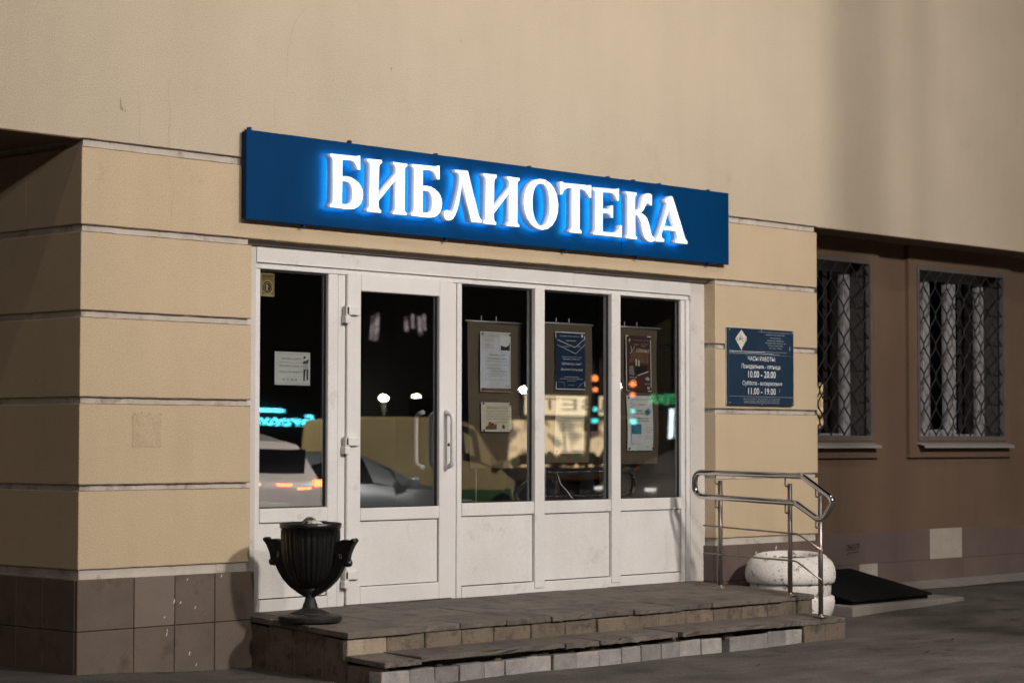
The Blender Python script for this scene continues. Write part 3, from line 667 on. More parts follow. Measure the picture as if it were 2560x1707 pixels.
# ------------------------------------------------------------------ sign
LETTERS = {'be':[[(1.785,3.143),(1.902,3.145),(2.016,3.147),(2.022,3.153),(2.041,3.154),(2.042,3.064),(2.019,3.062),(2.011,3.079),(1.998,3.1),(1.981,3.113),(1.96,3.117),(1.932,3.116),(1.887,3.115),(1.886,3.008),(1.925,3.011),(1.963,3.008),(1.996,2.997),(2.027,2.98),(2.047,2.96),(2.06,2.936),(2.065,2.908),(2.061,2.878),(2.048,2.849),(2.024,2.826),(1.994,2.811),(1.962,2.805),(1.919,2.803),(1.783,2.804),(1.783,2.82),(1.795,2.827),(1.803,2.836),(1.806,2.854),(1.807,3.107),(1.801,3.119),(1.785,3.127)],[(1.886,2.978),(1.918,2.979),(1.944,2.975),(1.961,2.961),(1.971,2.94),(1.975,2.909),(1.973,2.876),(1.967,2.853),(1.953,2.84),(1.93,2.834),(1.885,2.833)]],'i':[[(2.101,3.142),(2.23,3.143),(2.23,3.124),(2.212,3.113),(2.206,3.097),(2.202,2.917),(2.351,3.065),(2.356,3.077),(2.355,3.102),(2.349,3.116),(2.335,3.124),(2.331,3.141),(2.459,3.14),(2.458,3.124),(2.442,3.116),(2.436,3.101),(2.435,2.834),(2.442,2.824),(2.456,2.818),(2.454,2.803),(2.329,2.802),(2.33,2.815),(2.346,2.827),(2.352,2.839),(2.356,3.03),(2.202,2.876),(2.204,2.838),(2.211,2.825),(2.225,2.818),(2.224,2.801),(2.101,2.802),(2.101,2.817),(2.116,2.826),(2.122,2.84),(2.125,3.104),(2.118,3.115),(2.101,3.124)]],'el':[[(2.901,3.143),(3.022,3.146),(3.126,2.855),(3.135,2.838),(3.154,2.823),(3.152,2.805),(3.057,2.804),(2.968,3.059),(2.961,3.023),(2.949,2.97),(2.937,2.922),(2.921,2.874),(2.9,2.835),(2.878,2.809),(2.847,2.798),(2.821,2.8),(2.803,2.813),(2.796,2.833),(2.802,2.854),(2.823,2.866),(2.843,2.864),(2.863,2.855),(2.878,2.862),(2.888,2.883),(2.902,2.919),(2.92,2.973),(2.933,3.021),(2.941,3.068),(2.941,3.103),(2.932,3.118),(2.916,3.124),(2.901,3.124)]],'o':[[(3.739,3.154),(3.792,3.151),(3.842,3.132),(3.882,3.099),(3.911,3.053),(3.925,2.987),(3.921,2.934),(3.9,2.881),(3.864,2.839),(3.815,2.81),(3.761,2.799),(3.704,2.806),(3.65,2.83),(3.611,2.866),(3.584,2.912),(3.571,2.971),(3.578,3.025),(3.597,3.072),(3.633,3.113),(3.681,3.141)],[(3.739,3.121),(3.774,3.119),(3.801,3.103),(3.821,3.073),(3.833,3.028),(3.836,2.977),(3.833,2.928),(3.819,2.881),(3.797,2.846),(3.766,2.829),(3.735,2.829),(3.708,2.843),(3.684,2.871),(3.668,2.909),(3.66,2.954),(3.66,3.002),(3.668,3.048),(3.681,3.082),(3.703,3.108)]],'te':[[(3.944,3.151),(3.968,3.154),(3.986,3.146),(4.212,3.15),(4.235,3.148),(4.254,3.153),(4.274,3.153),(4.274,3.064),(4.254,3.065),(4.237,3.087),(4.214,3.108),(4.189,3.117),(4.151,3.117),(4.15,2.838),(4.158,2.828),(4.173,2.821),(4.17,2.802),(4.045,2.803),(4.046,2.817),(4.064,2.829),(4.069,2.841),(4.069,3.116),(4.032,3.115),(4.005,3.106),(3.984,3.089),(3.968,3.063),(3.945,3.061)]],'ye':[[(4.294,3.141),(4.455,3.147),(4.554,3.148),(4.562,3.155),(4.58,3.155),(4.576,3.067),(4.557,3.066),(4.549,3.084),(4.533,3.103),(4.51,3.115),(4.481,3.118),(4.4,3.114),(4.4,2.998),(4.454,2.998),(4.475,3.004),(4.486,3.018),(4.491,3.027),(4.513,3.028),(4.512,2.939),(4.492,2.938),(4.483,2.955),(4.465,2.965),(4.439,2.967),(4.4,2.966),(4.4,2.832),(4.527,2.833),(4.559,2.843),(4.583,2.867),(4.593,2.892),(4.609,2.891),(4.609,2.805),(4.295,2.804),(4.296,2.818),(4.313,2.828),(4.32,2.842),(4.321,3.098),(4.315,3.114),(4.297,3.123)]],'ka':[[(4.654,3.143),(4.775,3.143),(4.775,3.124),(4.759,3.114),(4.756,3.012),(4.785,3.015),(4.807,3.028),(4.821,3.046),(4.831,3.087),(4.845,3.116),(4.867,3.137),(4.899,3.147),(4.932,3.148),(4.95,3.139),(4.95,3.063),(4.929,3.061),(4.918,3.073),(4.905,3.077),(4.888,3.069),(4.872,3.048),(4.85,3.019),(4.831,3.003),(4.815,2.999),(4.834,2.995),(4.869,2.982),(4.893,2.963),(4.91,2.936),(4.926,2.895),(4.937,2.861),(4.953,2.837),(4.977,2.827),(4.977,2.802),(4.945,2.795),(4.907,2.797),(4.874,2.814),(4.852,2.841),(4.839,2.882),(4.826,2.926),(4.807,2.96),(4.785,2.979),(4.759,2.983),(4.758,2.834),(4.766,2.823),(4.779,2.815),(4.777,2.802),(4.657,2.803),(4.657,2.814),(4.673,2.825),(4.677,2.843),(4.675,3.109),(4.668,3.119),(4.654,3.127)]],'a':[[(5.102,3.121),(5.133,3.131),(5.155,3.148),(5.174,3.151),(5.191,3.144),(5.258,3.007),(5.339,2.846),(5.364,2.826),(5.362,2.805),(5.218,2.806),(5.221,2.82),(5.24,2.834),(5.24,2.853),(5.226,2.893),(5.075,2.892),(5.06,2.862),(5.061,2.841),(5.074,2.83),(5.09,2.824),(5.089,2.803),(4.991,2.801),(4.991,2.819),(5.013,2.838),(5.027,2.863),(5.071,2.951),(5.118,3.068),(5.121,3.093),(5.102,3.1)],[(5.148,3.048),(5.207,2.924),(5.093,2.923)]]}
sg = thing('library_sign', 'long blue sign with glowing white raised letters above the glazed entrance', 'sign', (3.58, 0, 2.69))
bx('sign_panel', 1.176, 4.7105, -.060, -.036, 2.691, 3.243, M['blue'], sg, bevel=.003)
bx('sign_panel', 4.7145, 5.982, -.060, -.036, 2.692, 3.244, M['blue'], sg, bevel=.003)
link('sign_back_frame', frame_mesh((1.19, 5.97, 2.70, 3.235), (1.23, 5.93, 2.74, 3.195), -.0355, .004), M['blue_edge'], sg)
for x in (1.214, 2.048, 2.827, 3.743, 4.582, 4.865, 5.165, 5.75):
    bx('fixing_clip', x - .008, x + .008, -.054, -.02, 3.236, 3.262 if x in (2.048, 1.214) else 3.254, M['blue_edge'], sg, bevel=.002)
for x in (1.658, 2.924, 4.121, 4.911, 5.754):
    bx('fixing_clip', x - .008, x + .008, -.052, -.02, 2.674, 2.70, M['blue_edge'], sg, bevel=.002)
def letter(key, dx=0):
    cs = [[(x + dx, z) for x, z in c] for c in LETTERS[key]]
    me = curve_mesh(cs, -.150, .060, 0)
    for m_ in ('l_face', 'l_side', 'l_bloom'): me.materials.append(M[m_])
    for p in me.polygons:
        p.material_index = 0 if p.normal.y < -.7 else (2 if p.normal.y > .7 else 1)
    o = bpy.data.objects.new('letter', me); col.objects.link(o); o.parent = sg; o.matrix_parent_inverse = Matrix.Translation(-WT[sg.name])
    return o
for key, dx in (('be', 0), ('i', 0), ('be', .713), ('el', 0), ('i', 1.071), ('o', 0), ('te', 0), ('ye', 0), ('ka', 0), ('a', 0)): letter(key, dx)

# ------------------------------------------------------------------ opening-hours plaque
pq = thing('opening_hours_plaque', 'dark navy plaque with white opening hours fixed to the right entrance pier', 'plaque', (6.43, 0, 1.617))
bx('board', 6.009, 6.855, -.030, -.012, 1.617, 2.213, M['plaque'], pq, bevel=.002)
link('board_edge', frame_mesh((6.006, 6.858, 1.614, 2.216), (6.010, 6.854, 1.618, 2.212), -.012, .004), M['print_soft'], pq)
YT = -.0312
def line(s, xc, wdt, z0, z1, parent, mat='print', y=YT, name='lettering', shear=0):
    return link(name, text_mesh(s, xc - wdt / 2, xc + wdt / 2, z0, z1, y, shear), M[mat], parent)
line('ЧАСЫ РАБОТЫ:', 6.434, .356, 1.962, 1.998, pq)
line('Понедельник - пятница', 6.425, .498, 1.895, 1.938, pq)
line('10.00 - 20.00', 6.436, .354, 1.832, 1.885, pq)
line('Суббота - воскресенье', 6.442, .512, 1.764, 1.806, pq)
line('11.00 - 19.00', 6.436, .354, 1.700, 1.752, pq)
for s, xc, wd_, z in (('УПРАВЛЕНИЕ ПО КУЛЬТУРЕ, СПОРТУ И ДЕЛАМ МОЛОДЁЖИ', 6.60, .44, 2.186), ('АДМИНИСТРАЦИИ ГОРОДА ТВЕРИ', 6.61, .25, 2.166), ('МУНИЦИПАЛЬНОЕ', 6.615, .14, 2.141), ('БЮДЖЕТНОЕ УЧРЕЖДЕНИЕ', 6.615, .215, 2.121),
                   ('«МУНИЦИПАЛЬНАЯ БИБЛИОТЕЧНАЯ', 6.615, .275, 2.101), ('СИСТЕМА ГОРОДА ТВЕРИ»', 6.615, .20, 2.081), ('(МБУ «МБС г. ТВЕРИ»)', 6.615, .165, 2.061), ('ЦЕНТРАЛЬНАЯ ГОРОДСКАЯ БИБЛИОТЕКА', 6.60, .32, 2.030), ('им. А.И. ГЕРЦЕНА', 6.60, .13, 2.012),
                   ('Адрес местонахождения: г. Тверь, Тверской пр-т, д. 5, тел. (4822) 34-35-08', 6.43, .475, 1.660), ('Юридический адрес: г. Тверь, Тверской пр-т, д. 5, тел. (4822) 34-35-08', 6.43, .45, 1.645), ('ОГРН 1026900, ИНН 6902, КПП 695001001', 6.43, .45, 1.630)):
    line(s, xc, wd_, z, z + .0105, pq, 'print_soft')
for x0, x1, z in ((6.018, 6.475, 2.033), (6.018, 6.585, 2.021), (6.018, 6.845, 2.011), (6.018, 6.845, 1.683)):
    link('rule', ribbon([(x0, z), (x1, z)], .0035 if z > 2.015 else .002, YT), M['print' if z > 2.015 else 'print_soft'], pq)
em_ = link('emblem', sheet([(6.094, 2.128), (6.172, 2.198), (6.226, 2.148), (6.238, 2.152), (6.236, 2.118), (6.205, 2.082), (6.184, 2.066), (6.176, 2.042)], -.0318), M['cream'], pq)
for s, a, b, z0, z1 in (('М', 6.115, 6.155, 2.112, 2.140), ('Б', 6.154, 6.178, 2.122, 2.155), ('С', 6.180, 6.206, 2.108, 2.136)):
    link('emblem_letter', text_mesh(s, a, b, z0, z1, -.0326), M['plaque'], em_)
link('emblem_outline', ribbon([(6.176, 2.042), (6.094, 2.128), (6.172, 2.198), (6.236, 2.140)], .004, -.0325), M['print'], em_)
link('emblem_fold', ribbon([(6.200, 2.084), (6.222, 2.108), (6.228, 2.140)], .005, -.0325), M['plaque'], em_)
for x, z in ((6.025, 2.198), (6.84, 2.198), (6.025, 1.634), (6.84, 1.634), (6.43, 2.203), (6.43, 1.622)):
    sw = link('screw', lathe([(0, 0), (.006, 0), (.006, .003), (0, .004)], 12), M['tin'], pq)
    sw.matrix_parent_inverse = Matrix.Translation(-WT[pq.name]) @ Matrix.Translation((x, -.030, z)) @ Matrix.Rotation(PI / 2, 4, 'X')
for x, z, h in ((6.802, 2.07, .018), (6.665, 1.735, .014)):
    link('scratch', ribbon([(x, z - h), (x + .001, z + h)], .005, YT), M['print_soft'], pq)

# ------------------------------------------------------------------ banners and posters behind the glass
YB = .262
def warp(me, ph):
    for v in me.vertices:
        x, y, z = v.co
        v.co.x += .006 * math.sin((z - 1.7) * 6.5 + ph); v.co.y += .010 * math.sin((z - 1.7) * 5 + ph * 1.7) + .006 * math.sin((x - 3) * 9 + ph)
    return me
def gridsheet(x0, x1, z0, z1, y, nx=4, nz=12, tap=0):
    V = []; F = []
    for j in range(nz + 1):
        t = j / nz
        for i in range(nx + 1):
            u = i / nx; V.append((x0 + (x1 - x0) * u + tap * (1 - t) * (.5 - u), y, z0 + (z1 - z0) * t))
    for j in range(nz):
        for i in range(nx): a = j * (nx + 1) + i; F.append((a, a + 1, a + nx + 2, a + nx + 1))
    return mk(V, F, True)
PH = [0.3, 1.9, 3.6]
def hang_banner(k, label, x0, x1, z0, z1, pole):
    t = thing('hanging_banner', label, 'banner', ((x0 + x1) / 2, YB, z0), 'brown banners behind the glass')
    link('cloth', warp(gridsheet(x0, x1, z0, z1, YB, 8, 20, .03), PH[k]), M['banner'], t)
    link('rod', tube([(x0 - .02, YB, z1 + .004), (x1 + .02, YB, z1 + .004)], .008, 8), M['tin'], t)
    for u in (.25, .52):
        x = x0 + (x1 - x0) * u; link('hook', tube([(x, YB, z1), (x, YB, z1 + .045)], .006, 6), M['tin'], t)
    link('stand_pole', tube([(pole, YB + .03, .262), (pole, YB + .03, z1 - .02)], .007, 8), M['white_old'], t)
hang_banner(0, 'brown cloth banner behind the pane next to the door', 3.437, 3.993, 1.147, 2.166, 3.555)
hang_banner(1, 'brown cloth banner in the middle fixed pane', 4.226, 4.740, 1.178, 2.184, 4.272)
hang_banner(2, 'brown cloth banner in the rightmost pane, partly hidden by the mullion', 4.985, 5.518, 1.165, 2.188, 5.085)
def poster(name, label, k, x0, x1, z0, z1, mat, items, border=None, pins=True, y=YB - .016, cat='poster', pinmat='bag'):
    t = thing(name, label, cat, ((x0 + x1) / 2, y, z0))
    W_, H_ = x1 - x0, z1 - z0
    wf = (lambda me: warp(me, PH[k])) if k is not None else (lambda me: me)
    link('sheet', wf(gridsheet(x0, x1, z0, z1, y)), M[mat], t)
    if border: link('border', wf(frame_mesh((x0, x1, z0, z1), (x0 + .007, x1 - .007, z0 + .007, z1 - .007), y - .0016, y - .0006)), M[border], t)
    for it in items:
        kind = it[0]
        if kind == 't':
            _, s, cx, wd_, zc, h, m_, sh = it
            link('lettering', wf(text_mesh(s, x0 + W_ * (cx - wd_ / 2), x0 + W_ * (cx + wd_ / 2), z0 + H_ * (zc - h / 2), z0 + H_ * (zc + h / 2), y - .0105, sh)), M[m_], t)
        elif kind == 'p':
            _, nm, pts, m_ = it
            link(nm, wf(sheet([(x0 + W_ * u, z0 + H_ * v) for u, v in pts], y - .0014 - .0004 * len(t.children))), M[m_], t)
        elif kind == 'r':
            _, pts, wd_, m_ = it
            link('printed_line', wf(ribbon([(x0 + W_ * u, z0 + H_ * v) for u, v in pts], wd_, y - .0108)), M[m_], t)
    if pins:
        for u, v in ((.05, .96), (.95, .96), (.05, .04), (.95, .04)):
            a, b = x0 + W_ * u, z0 + H_ * v
            me = mk([(a + .009 * math.cos(q * PI / 4), y - .0115, b + .009 * math.sin(q * PI / 4)) for q in range(8)], [tuple(range(8))])
            link('magnet', wf(me), M[pinmat], t)
    return t
def R4(u0, u1, v0, v1): return [(u0, v0), (u1, v0), (u1, v1), (u0, v1)]
T = lambda s, cx, w_, zc, h, m_='ink', sh=0: ('t', s, cx, w_, zc, h, m_, sh)
poster('event_poster', 'pale blue event poster with a small dark photograph in its corner', 0, 3.548, 3.868, 1.680, 2.101, 'paper_blue',
       [('p', 'photograph', R4(.66, .98, .70, .95), 'paper'), ('p', 'photograph_figure', [(.68, .70), (.98, .70), (.98, .82), (.92, .85), (.88, .86), (.87, .91), (.80, .91), (.79, .85), (.74, .80), (.68, .78)], 'photo_dark'),
        T('Тверская городская библиотека', .33, .5, .93, .018, 'ink_soft'), T('проводит литературный час', .25, .34, .86, .016, 'ink_soft'), T('в читальном зале', .24, .30, .78, .016, 'ink_soft'), T('имени А.И. Герцена', .28, .36, .74, .016, 'ink_soft'),
        T('19 ноября в 12-00', .52, .52, .615, .034), T('«Мериновские Чтения»', .52, .66, .555, .032), T('творческая встреча с поэтами и прозаиками', .5, .7, .505, .018, 'ink_soft'), T('посвящённая памяти писателя и краеведа', .52, .78, .45, .018, 'ink_soft'),
        T('«Всему начало здесь,', .42, .5, .39, .026, 'ink', .3), T('в краю любимом...»', .62, .55, .345, .026, 'ink', .3), T('в рамках дня открытых дверей', .5, .66, .30, .018, 'ink_soft'), T('вход свободный для всех', .5, .46, .265, .018, 'ink_soft'),
        T('ждём вас по адресу: Тверской проспект', .5, .72, .20, .018, 'ink_soft'), T('12+', .88, .12, .10, .032), ('p', 'stain', R4(.02, .98, .015, .06), 'books')], 'paper')
poster('reader_notice', 'small cream notice with a drawing of books under the pale blue poster', 0, 3.556, 3.872, 1.401, 1.606, 'paper_cream',
       [T('УВАЖАЕМЫЕ ЧИТАТЕЛИ!', .5, .72, .82, .075, 'ink_soft'), T('Электронная запись на мероприятия', .5, .78, .70, .05, 'ink_soft'), T('ведётся в точках выдачи книг и', .5, .70, .61, .05, 'ink_soft'), T('на сайте библиотечной системы города', .5, .82, .52, .05, 'ink_soft'), T('с девяти часов утра ежедневно', .5, .70, .43, .05, 'ink_soft'), T('приходите к нам', .6, .44, .32, .05, 'ink_soft'),
        ('p', 'book_drawing', [(.14, .08), (.5, .08), (.5, .26), (.45, .26), (.44, .22), (.40, .30), (.32, .29), (.31, .33), (.24, .33), (.23, .22), (.14, .18)], 'books'), ('p', 'stamp_drawing', [(.70, .12), (.76, .10), (.78, .18), (.74, .25), (.68, .20)], 'books')], 'paper')
poster('theatre_poster', 'dark navy poster with white chevron lines and italic title', 1, 4.334, 4.642, 1.709, 2.128, 'paper_navy',
       [('r', [(.02, .86), (.62, .735), (.98, .90)], .004, 'print'), ('r', [(.02, .77), (.64, .625), (.98, .80)], .004, 'print'), T('ЦЕНТРАЛЬНАЯ ГОРОДСКАЯ БИБЛИОТЕКА', .44, .66, .925, .022, 'print'), T('приглашает', .5, .34, .845, .026, 'print'), T('13 ноября', .33, .22, .745, .024, 'print', .2), T('18:00', .75, .12, .755, .024, 'print'),
        T('Любительский театр «Белая ворона»', .5, .66, .565, .022, 'print'), T('представляет спектакль-читку', .5, .56, .525, .022, 'print'), T('"Детектор лжи"', .5, .70, .445, .055, 'print', .35), T('Василия Сигарева', .5, .74, .345, .05, 'print', .35),
        T('Режиссёр: Романова Марина', .5, .50, .22, .022, 'print'), T('актёры: Рожкова Марина, Алексеев Кирилл', .5, .78, .185, .022, 'print'), T('Кузнецова Ольга', .5, .30, .15, .022, 'print'), T('вход свободный', .5, .2, .08, .018, 'print_soft'), ('r', [(.03, .13), (.24, .13), (.29, .02)], .003, 'print_soft'), ('r', [(.70, .02), (.78, .08), (.98, .15)], .003, 'print_soft'), ('p', 'corner_emblem', [(.84, .94), (.88, .905), (.92, .94), (.88, .975)], 'print')], 'print')
poster('text_sheet', 'yellowed text sheet below the navy poster', 1, 4.342, 4.648, 1.243, 1.663, 'paper_cream',
       [T('ПЛАН РАБОТЫ НА НОЯБРЬ', .5, .6, .92, .028, 'ink_soft')] + [T('мероприятия для взрослых и детей в библиотеке', .5, .78, .84 - .055 * q, .018, 'ink_soft') for q in range(13)], None)
poster('concert_poster', 'maroon concert poster showing a black grand piano', 2, 5.119, 5.419, 1.711, 2.130, 'paper_maroon',
       [('p', 'warm_glow_print', [(.15, .52), (.9, .5), (.92, .72), (.5, .78), (.2, .7)], 'books'), ('p', 'piano_drawing', [(.36, .36), (.38, .44), (.62, .46), (.86, .47), (.84, .41), (.90, .38), (.60, .32), (.42, .29)], 'piano'), ('p', 'keyboard_drawing', [(.44, .29), (.90, .37), (.90, .35), (.48, .275)], 'cream'), ('p', 'candle_drawing', R4(.38, .44, .46, .58), 'cream'), ('p', 'candle_drawing', R4(.48, .54, .45, .56), 'cream'), ('p', 'figure_drawing', [(.12, .30), (.32, .28), (.30, .44), (.24, .46), (.14, .44)], 'ink_soft'),
        ('p', 'corner_emblem', [(.10, .915), (.14, .875), (.18, .915), (.14, .95)], 'cream'), T('муниципальная библиотека', .56, .66, .915, .02, 'print_soft'), T('Герцена', .36, .22, .84, .03, 'print_soft'), T('22 ноября', .70, .28, .85, .028, 'print_soft'), T('18.00', .66, .16, .81, .024, 'print_soft'),
        T('У', .23, .2, .74, .13, 'print_soft', .3), T('камина', .64, .54, .73, .065, 'cream', .3), T('Дмитрий', .24, .28, .245, .03, 'print', .2), T('Тимур', .24, .2, .205, .03, 'print', .2), T('Ф.Шопен', .22, .32, .115, .035, 'print_soft'), T('романс', .82, .24, .13, .03, 'print_soft'), ('p', 'candle_drawing', R4(.80, .90, .04, .085), 'print_soft'), ('p', 'rose_drawing', [(.72, .22), (.84, .19), (.92, .22), (.86, .26), (.78, .26)], 'print_soft')], 'print')
poster('lecture_poster', 'pale poster with a blue round emblem and blue picture under the concert poster', 2, 5.114, 5.420, 1.265, 1.678, 'paper',
       [T('муниципальная библиотечная система города', .55, .72, .93, .018, 'ink_soft'), T('28', .14, .06, .86, .03, 'ink_soft'), T('ноября', .22, .12, .83, .022, 'ink_soft'), T('Герцена', .52, .24, .835, .03), T('18:00', .14, .1, .79, .022, 'ink_soft'), T('Бизнес-тренинг', .34, .44, .725, .034), T('«Путешествие в»', .38, .56, .675, .034), T('"Осенний вечер', .50, .60, .59, .036, 'ink', .2), T('с чашкой кофе"', .50, .64, .54, .036, 'ink', .2),
        ('p', 'blue_picture', R4(.13, .50, .30, .48), 'teal'), ('p', 'grey_picture', R4(.13, .50, .12, .298), 'paper_blue'), T('Вход', .78, .16, .42, .024, 'ink_soft'), T('свободный для', .78, .34, .375, .024, 'ink_soft'), T('читателей', .78, .22, .335, .024, 'ink_soft'), T('запись по телефону', .78, .34, .26, .02, 'ink_soft'), T('в отделе досуга', .78, .3, .225, .02, 'ink_soft'), T('12+', .74, .1, .07, .03, 'ink_soft'),
        ('r', [(.66 + .11 * math.cos(q * .42 + 2.6) + .1, .71 + .05 * math.sin(q * .42 + 2.6)) for q in range(14)], .008, 'teal'), ('p', 'blue_emblem', [(.66, .72), (.74, .75), (.84, .72), (.82, .68), (.76, .665), (.72, .69)], 'teal')], None)
poster('help_wanted_notice', 'white help-wanted sheet with a drawn cleaner taped inside the left pane', None, 1.598, 1.896, 1.688, 1.899, 'paper',
       [T('Центральной городской', .44, .54, .80, .06), T('библиотеке им. А.И. Герцена', .42, .66, .69, .06, 'ink_soft'), T('срочно требуется уборщица', .42, .66, .58, .06), T('Обращаться в кабинет №9', .42, .66, .40, .06), T('тел. 35 -28 -38', .38, .42, .17, .07),
        ('p', 'drawn_trousers', [(.80, .14), (.83, .14), (.86, .46), (.89, .46), (.89, .17), (.93, .17), (.94, .48), (.80, .48)], 'ink'), ('p', 'drawn_apron', [(.79, .48), (.94, .48), (.92, .66), (.80, .66)], 'print_soft'), ('p', 'drawn_blouse', [(.77, .66), (.92, .66), (.95, .80), (.90, .78), (.86, .74), (.80, .74)], 'ink'), ('p', 'drawn_head', [(.79, .82), (.83, .80), (.86, .84), (.84, .89), (.80, .88)], 'ink'),
        ('r', [(.035, .05), (.965, .05), (.965, .95), (.035, .95), (.035, .05)], .0016, 'ink')], None, pins=False, y=.158, cat='notice')
poster('warning_sticker', 'small gold warning sticker in the top left corner of the left pane', None, 1.475, 1.582, 2.243, 2.388, 'gold',
       [T('ВНИМАНИЕ', .5, .86, .86, .12, 'gold_dark'), T('ВЕДЁТСЯ ЗАПИСЬ', .5, .88, .74, .06, 'gold_dark'), ('p', 'round_mark', [(.5 + .40 * math.cos(q * PI / 8), .40 + .28 * math.sin(q * PI / 8)) for q in range(16)], 'gold_dark'),
        ('r', [(.5 + .40 * math.cos(q * PI / 12), .40 + .28 * math.sin(q * PI / 12)) for q in range(25)], .003, 'gold_light'), ('r', [(.5 + .27 * math.cos(q * PI / 12), .40 + .19 * math.sin(q * PI / 12)) for q in range(25)], .002, 'gold_light'),
        ('p', 'bulb_mark', [(.42, .27), (.58, .27), (.56, .38), (.60, .45), (.54, .52), (.46, .52), (.40, .45), (.44, .38)], 'gold_light'), T('НАБЛЮДЕНИЕ', .5, .6, .07, .05, 'gold_light'), ('r', [(.03, .02), (.97, .02), (.97, .98), (.03, .98), (.03, .02)], .003, 'gold_light')], None, pins=False, y=.158, cat='sticker')

# ------------------------------------------------------------------ cast-iron urn used as a litter bin
UC = Vector((1.352, -.470, .2535))
ur = thing('urn_litter_bin', 'black cast-iron urn litter bin with two scrolled handles by the left pane', 'litter bin', UC)
link('base_plate', smooth_angle(lathe([(0, 0), (.186, 0), (.190, .006), (.190, .029), (.184, .036), (.150, .039), (.128, .046), (.0, .047)], 48, UC)), M['iron_rust'], ur)
def lobes(z): return .10 if .045 < z < .075 else 0
V = lathe([(.125, .044), (.100, .055), (.070, .068), (.050, .077), (.044, .090), (.042, .103), (.035, .118), (.029, .138), (.029, .155), (.034, .175), (.05, .195), (.03, .205)], 60, UC, lobes)
link('stem', V, M['iron_rust'], ur)
bp_ = [(.030, .192), (.075, .212), (.112, .246), (.142, .295), (.160, .355), (.170, .43), (.175, .50), (.178, .555)]
fl = lambda z: .055 if .24 < z < .545 else 0
link('bowl', lathe(bp_ + [(.179, .5551), (.186, .560), (.187, .585), (.180, .590), (.168, .588), (.164, .50), (.15, .36), (.09, .27), (.0, .25)], 180, UC, fl), M['iron'], ur)
HD = Vector((-.397, .918, 0)); HN = Vector((.918, .397, 0))       # handle axis and the direction across it
HP = lambda r, t, z: UC + HD * (r * .94) + HN * t + Vector((0, 0, z))
def plate(poly, s, th):
    me = curve_mesh(poly, -th / 2, th, .004)
    for v in me.vertices:
        r, t, z = v.co; v.co = HP(s * r, t, z)
    bm = bmesh.new(); bm.from_mesh(me); bmesh.ops.recalc_face_normals(bm, faces=bm.faces); bm.to_mesh(me); bm.free()
    return me
for s in (-1, 1):
    outer = [(.03, .150), (.075, .172), (.13, .205), (.180, .250), (.215, .300), (.238, .345), (.262, .352), (.268, .372), (.275, .405), (.298, .455), (.318, .480), (.314, .494), (.302, .494), (.288, .484), (.262, .486), (.238, .488), (.214, .478), (.188, .47), (.180, .43), (.185, .375), (.176, .340), (.150, .292), (.120, .250), (.085, .218), (.05, .196), (.03, .190)]
    hole = [(.205, .405), (.214, .375), (.232, .372), (.240, .390), (.226, .412), (.212, .424)]
    h = link('handle', plate([outer, hole], s, .046), M['iron'], ur)
    link('handle_knob', tube([HP(s * q, 0, .352) for q in (.235, .262, .284, .291)], [.022, .024, .021, .010], 14), M['iron'], h)
    link('handle_ear', tube([HP(s * .308, q, .486) for q in (-.03, .03)], .014, 12), M['iron'], h)
def crumple(c, r, sz, seed):
    rnd = random.Random(seed); bm = bmesh.new(); bmesh.ops.create_icosphere(bm, subdivisions=3, radius=r)
    for v in bm.verts: v.co *= rnd.uniform(.82, 1.12); v.co.z *= sz
    bmesh.ops.translate(bm, verts=bm.verts, vec=c); me = bpy.data.meshes.new('m'); bm.to_mesh(me); bm.free(); return me
lt = link('crumpled_paper', crumple((UC.x + .085, UC.y + .055, UC.z + .562), .05, .8, 3), M['rag']); tag(lt, 'crumpled white paper lying in the top of the urn bin', 'litter')
V = [(UC.x + .02 + .13 * u, UC.y + .125 - .04 * u, UC.z + .552 + .058 * math.sin(PI * u)) for u in [i / 10 for i in range(11)]]
lb = link('bag_edge', tube(V, .011, 8), M['bag']); tag(lb, 'dark bag lining folded over the back rim of the urn bin', 'bag')

# ------------------------------------------------------------------ handrail
hr = thing('stainless_handrail', 'stainless steel stair handrail with a looped double rail at the right end of the steps', 'handrail', (5.43, -.85, .25))
XR, XP = 5.445, 5.500
loop = fillet([(XR, -.148, 1.106), (XR, -1.132, 1.086), (XR, -1.410, .920), (XR, -1.296, .763), (XR, -1.072, .893), (XR, -.148, .930)], [.075, .012, .06, .06, .012, .075], 6, True)
link('rail_loop', tube(loop, .0215, 16, True), M['steel'], hr)
posts = [(-.344, .253, 1.045), (-.980, .228, 1.030), (-1.247, .088, .950)]
for y, z0, z1 in posts:
    p = link('post', tube([(XP, y, z0), (XP, y, z1)], .0175, 16), M['steel_b'], hr)
    link('flange', lathe([(0, 0), (.045, 0), (.045, .006), (.020, .010), (.018, .02)], 24, (XP, y, z0 - .002)), M['steel_b'], p)
for y, zr, zb in ((-.344, 1.085, 1.02), (-.344, .91, .845), (-.980, 1.073, 1.01), (-.980, .885, .82), (-1.247, 1.0, .94), (-1.247, .785, .72)):
    link('bracket', tube(fillet([(XP, y, zb), (XR, y, zb), (XR, y, zr)], .012, 4), .006, 8), M['steel_b'], hr)
for pts in ([(-.205, .710), (-1.066, .671), (-1.285, .555)], [(-.205, .505), (-1.050, .477), (-1.278, .347)]):
    link('guard_bar', tube(fillet([(XP - .024, y, z) for y, z in pts], .02, 3), .0065, 10), M['steel_b'], hr)

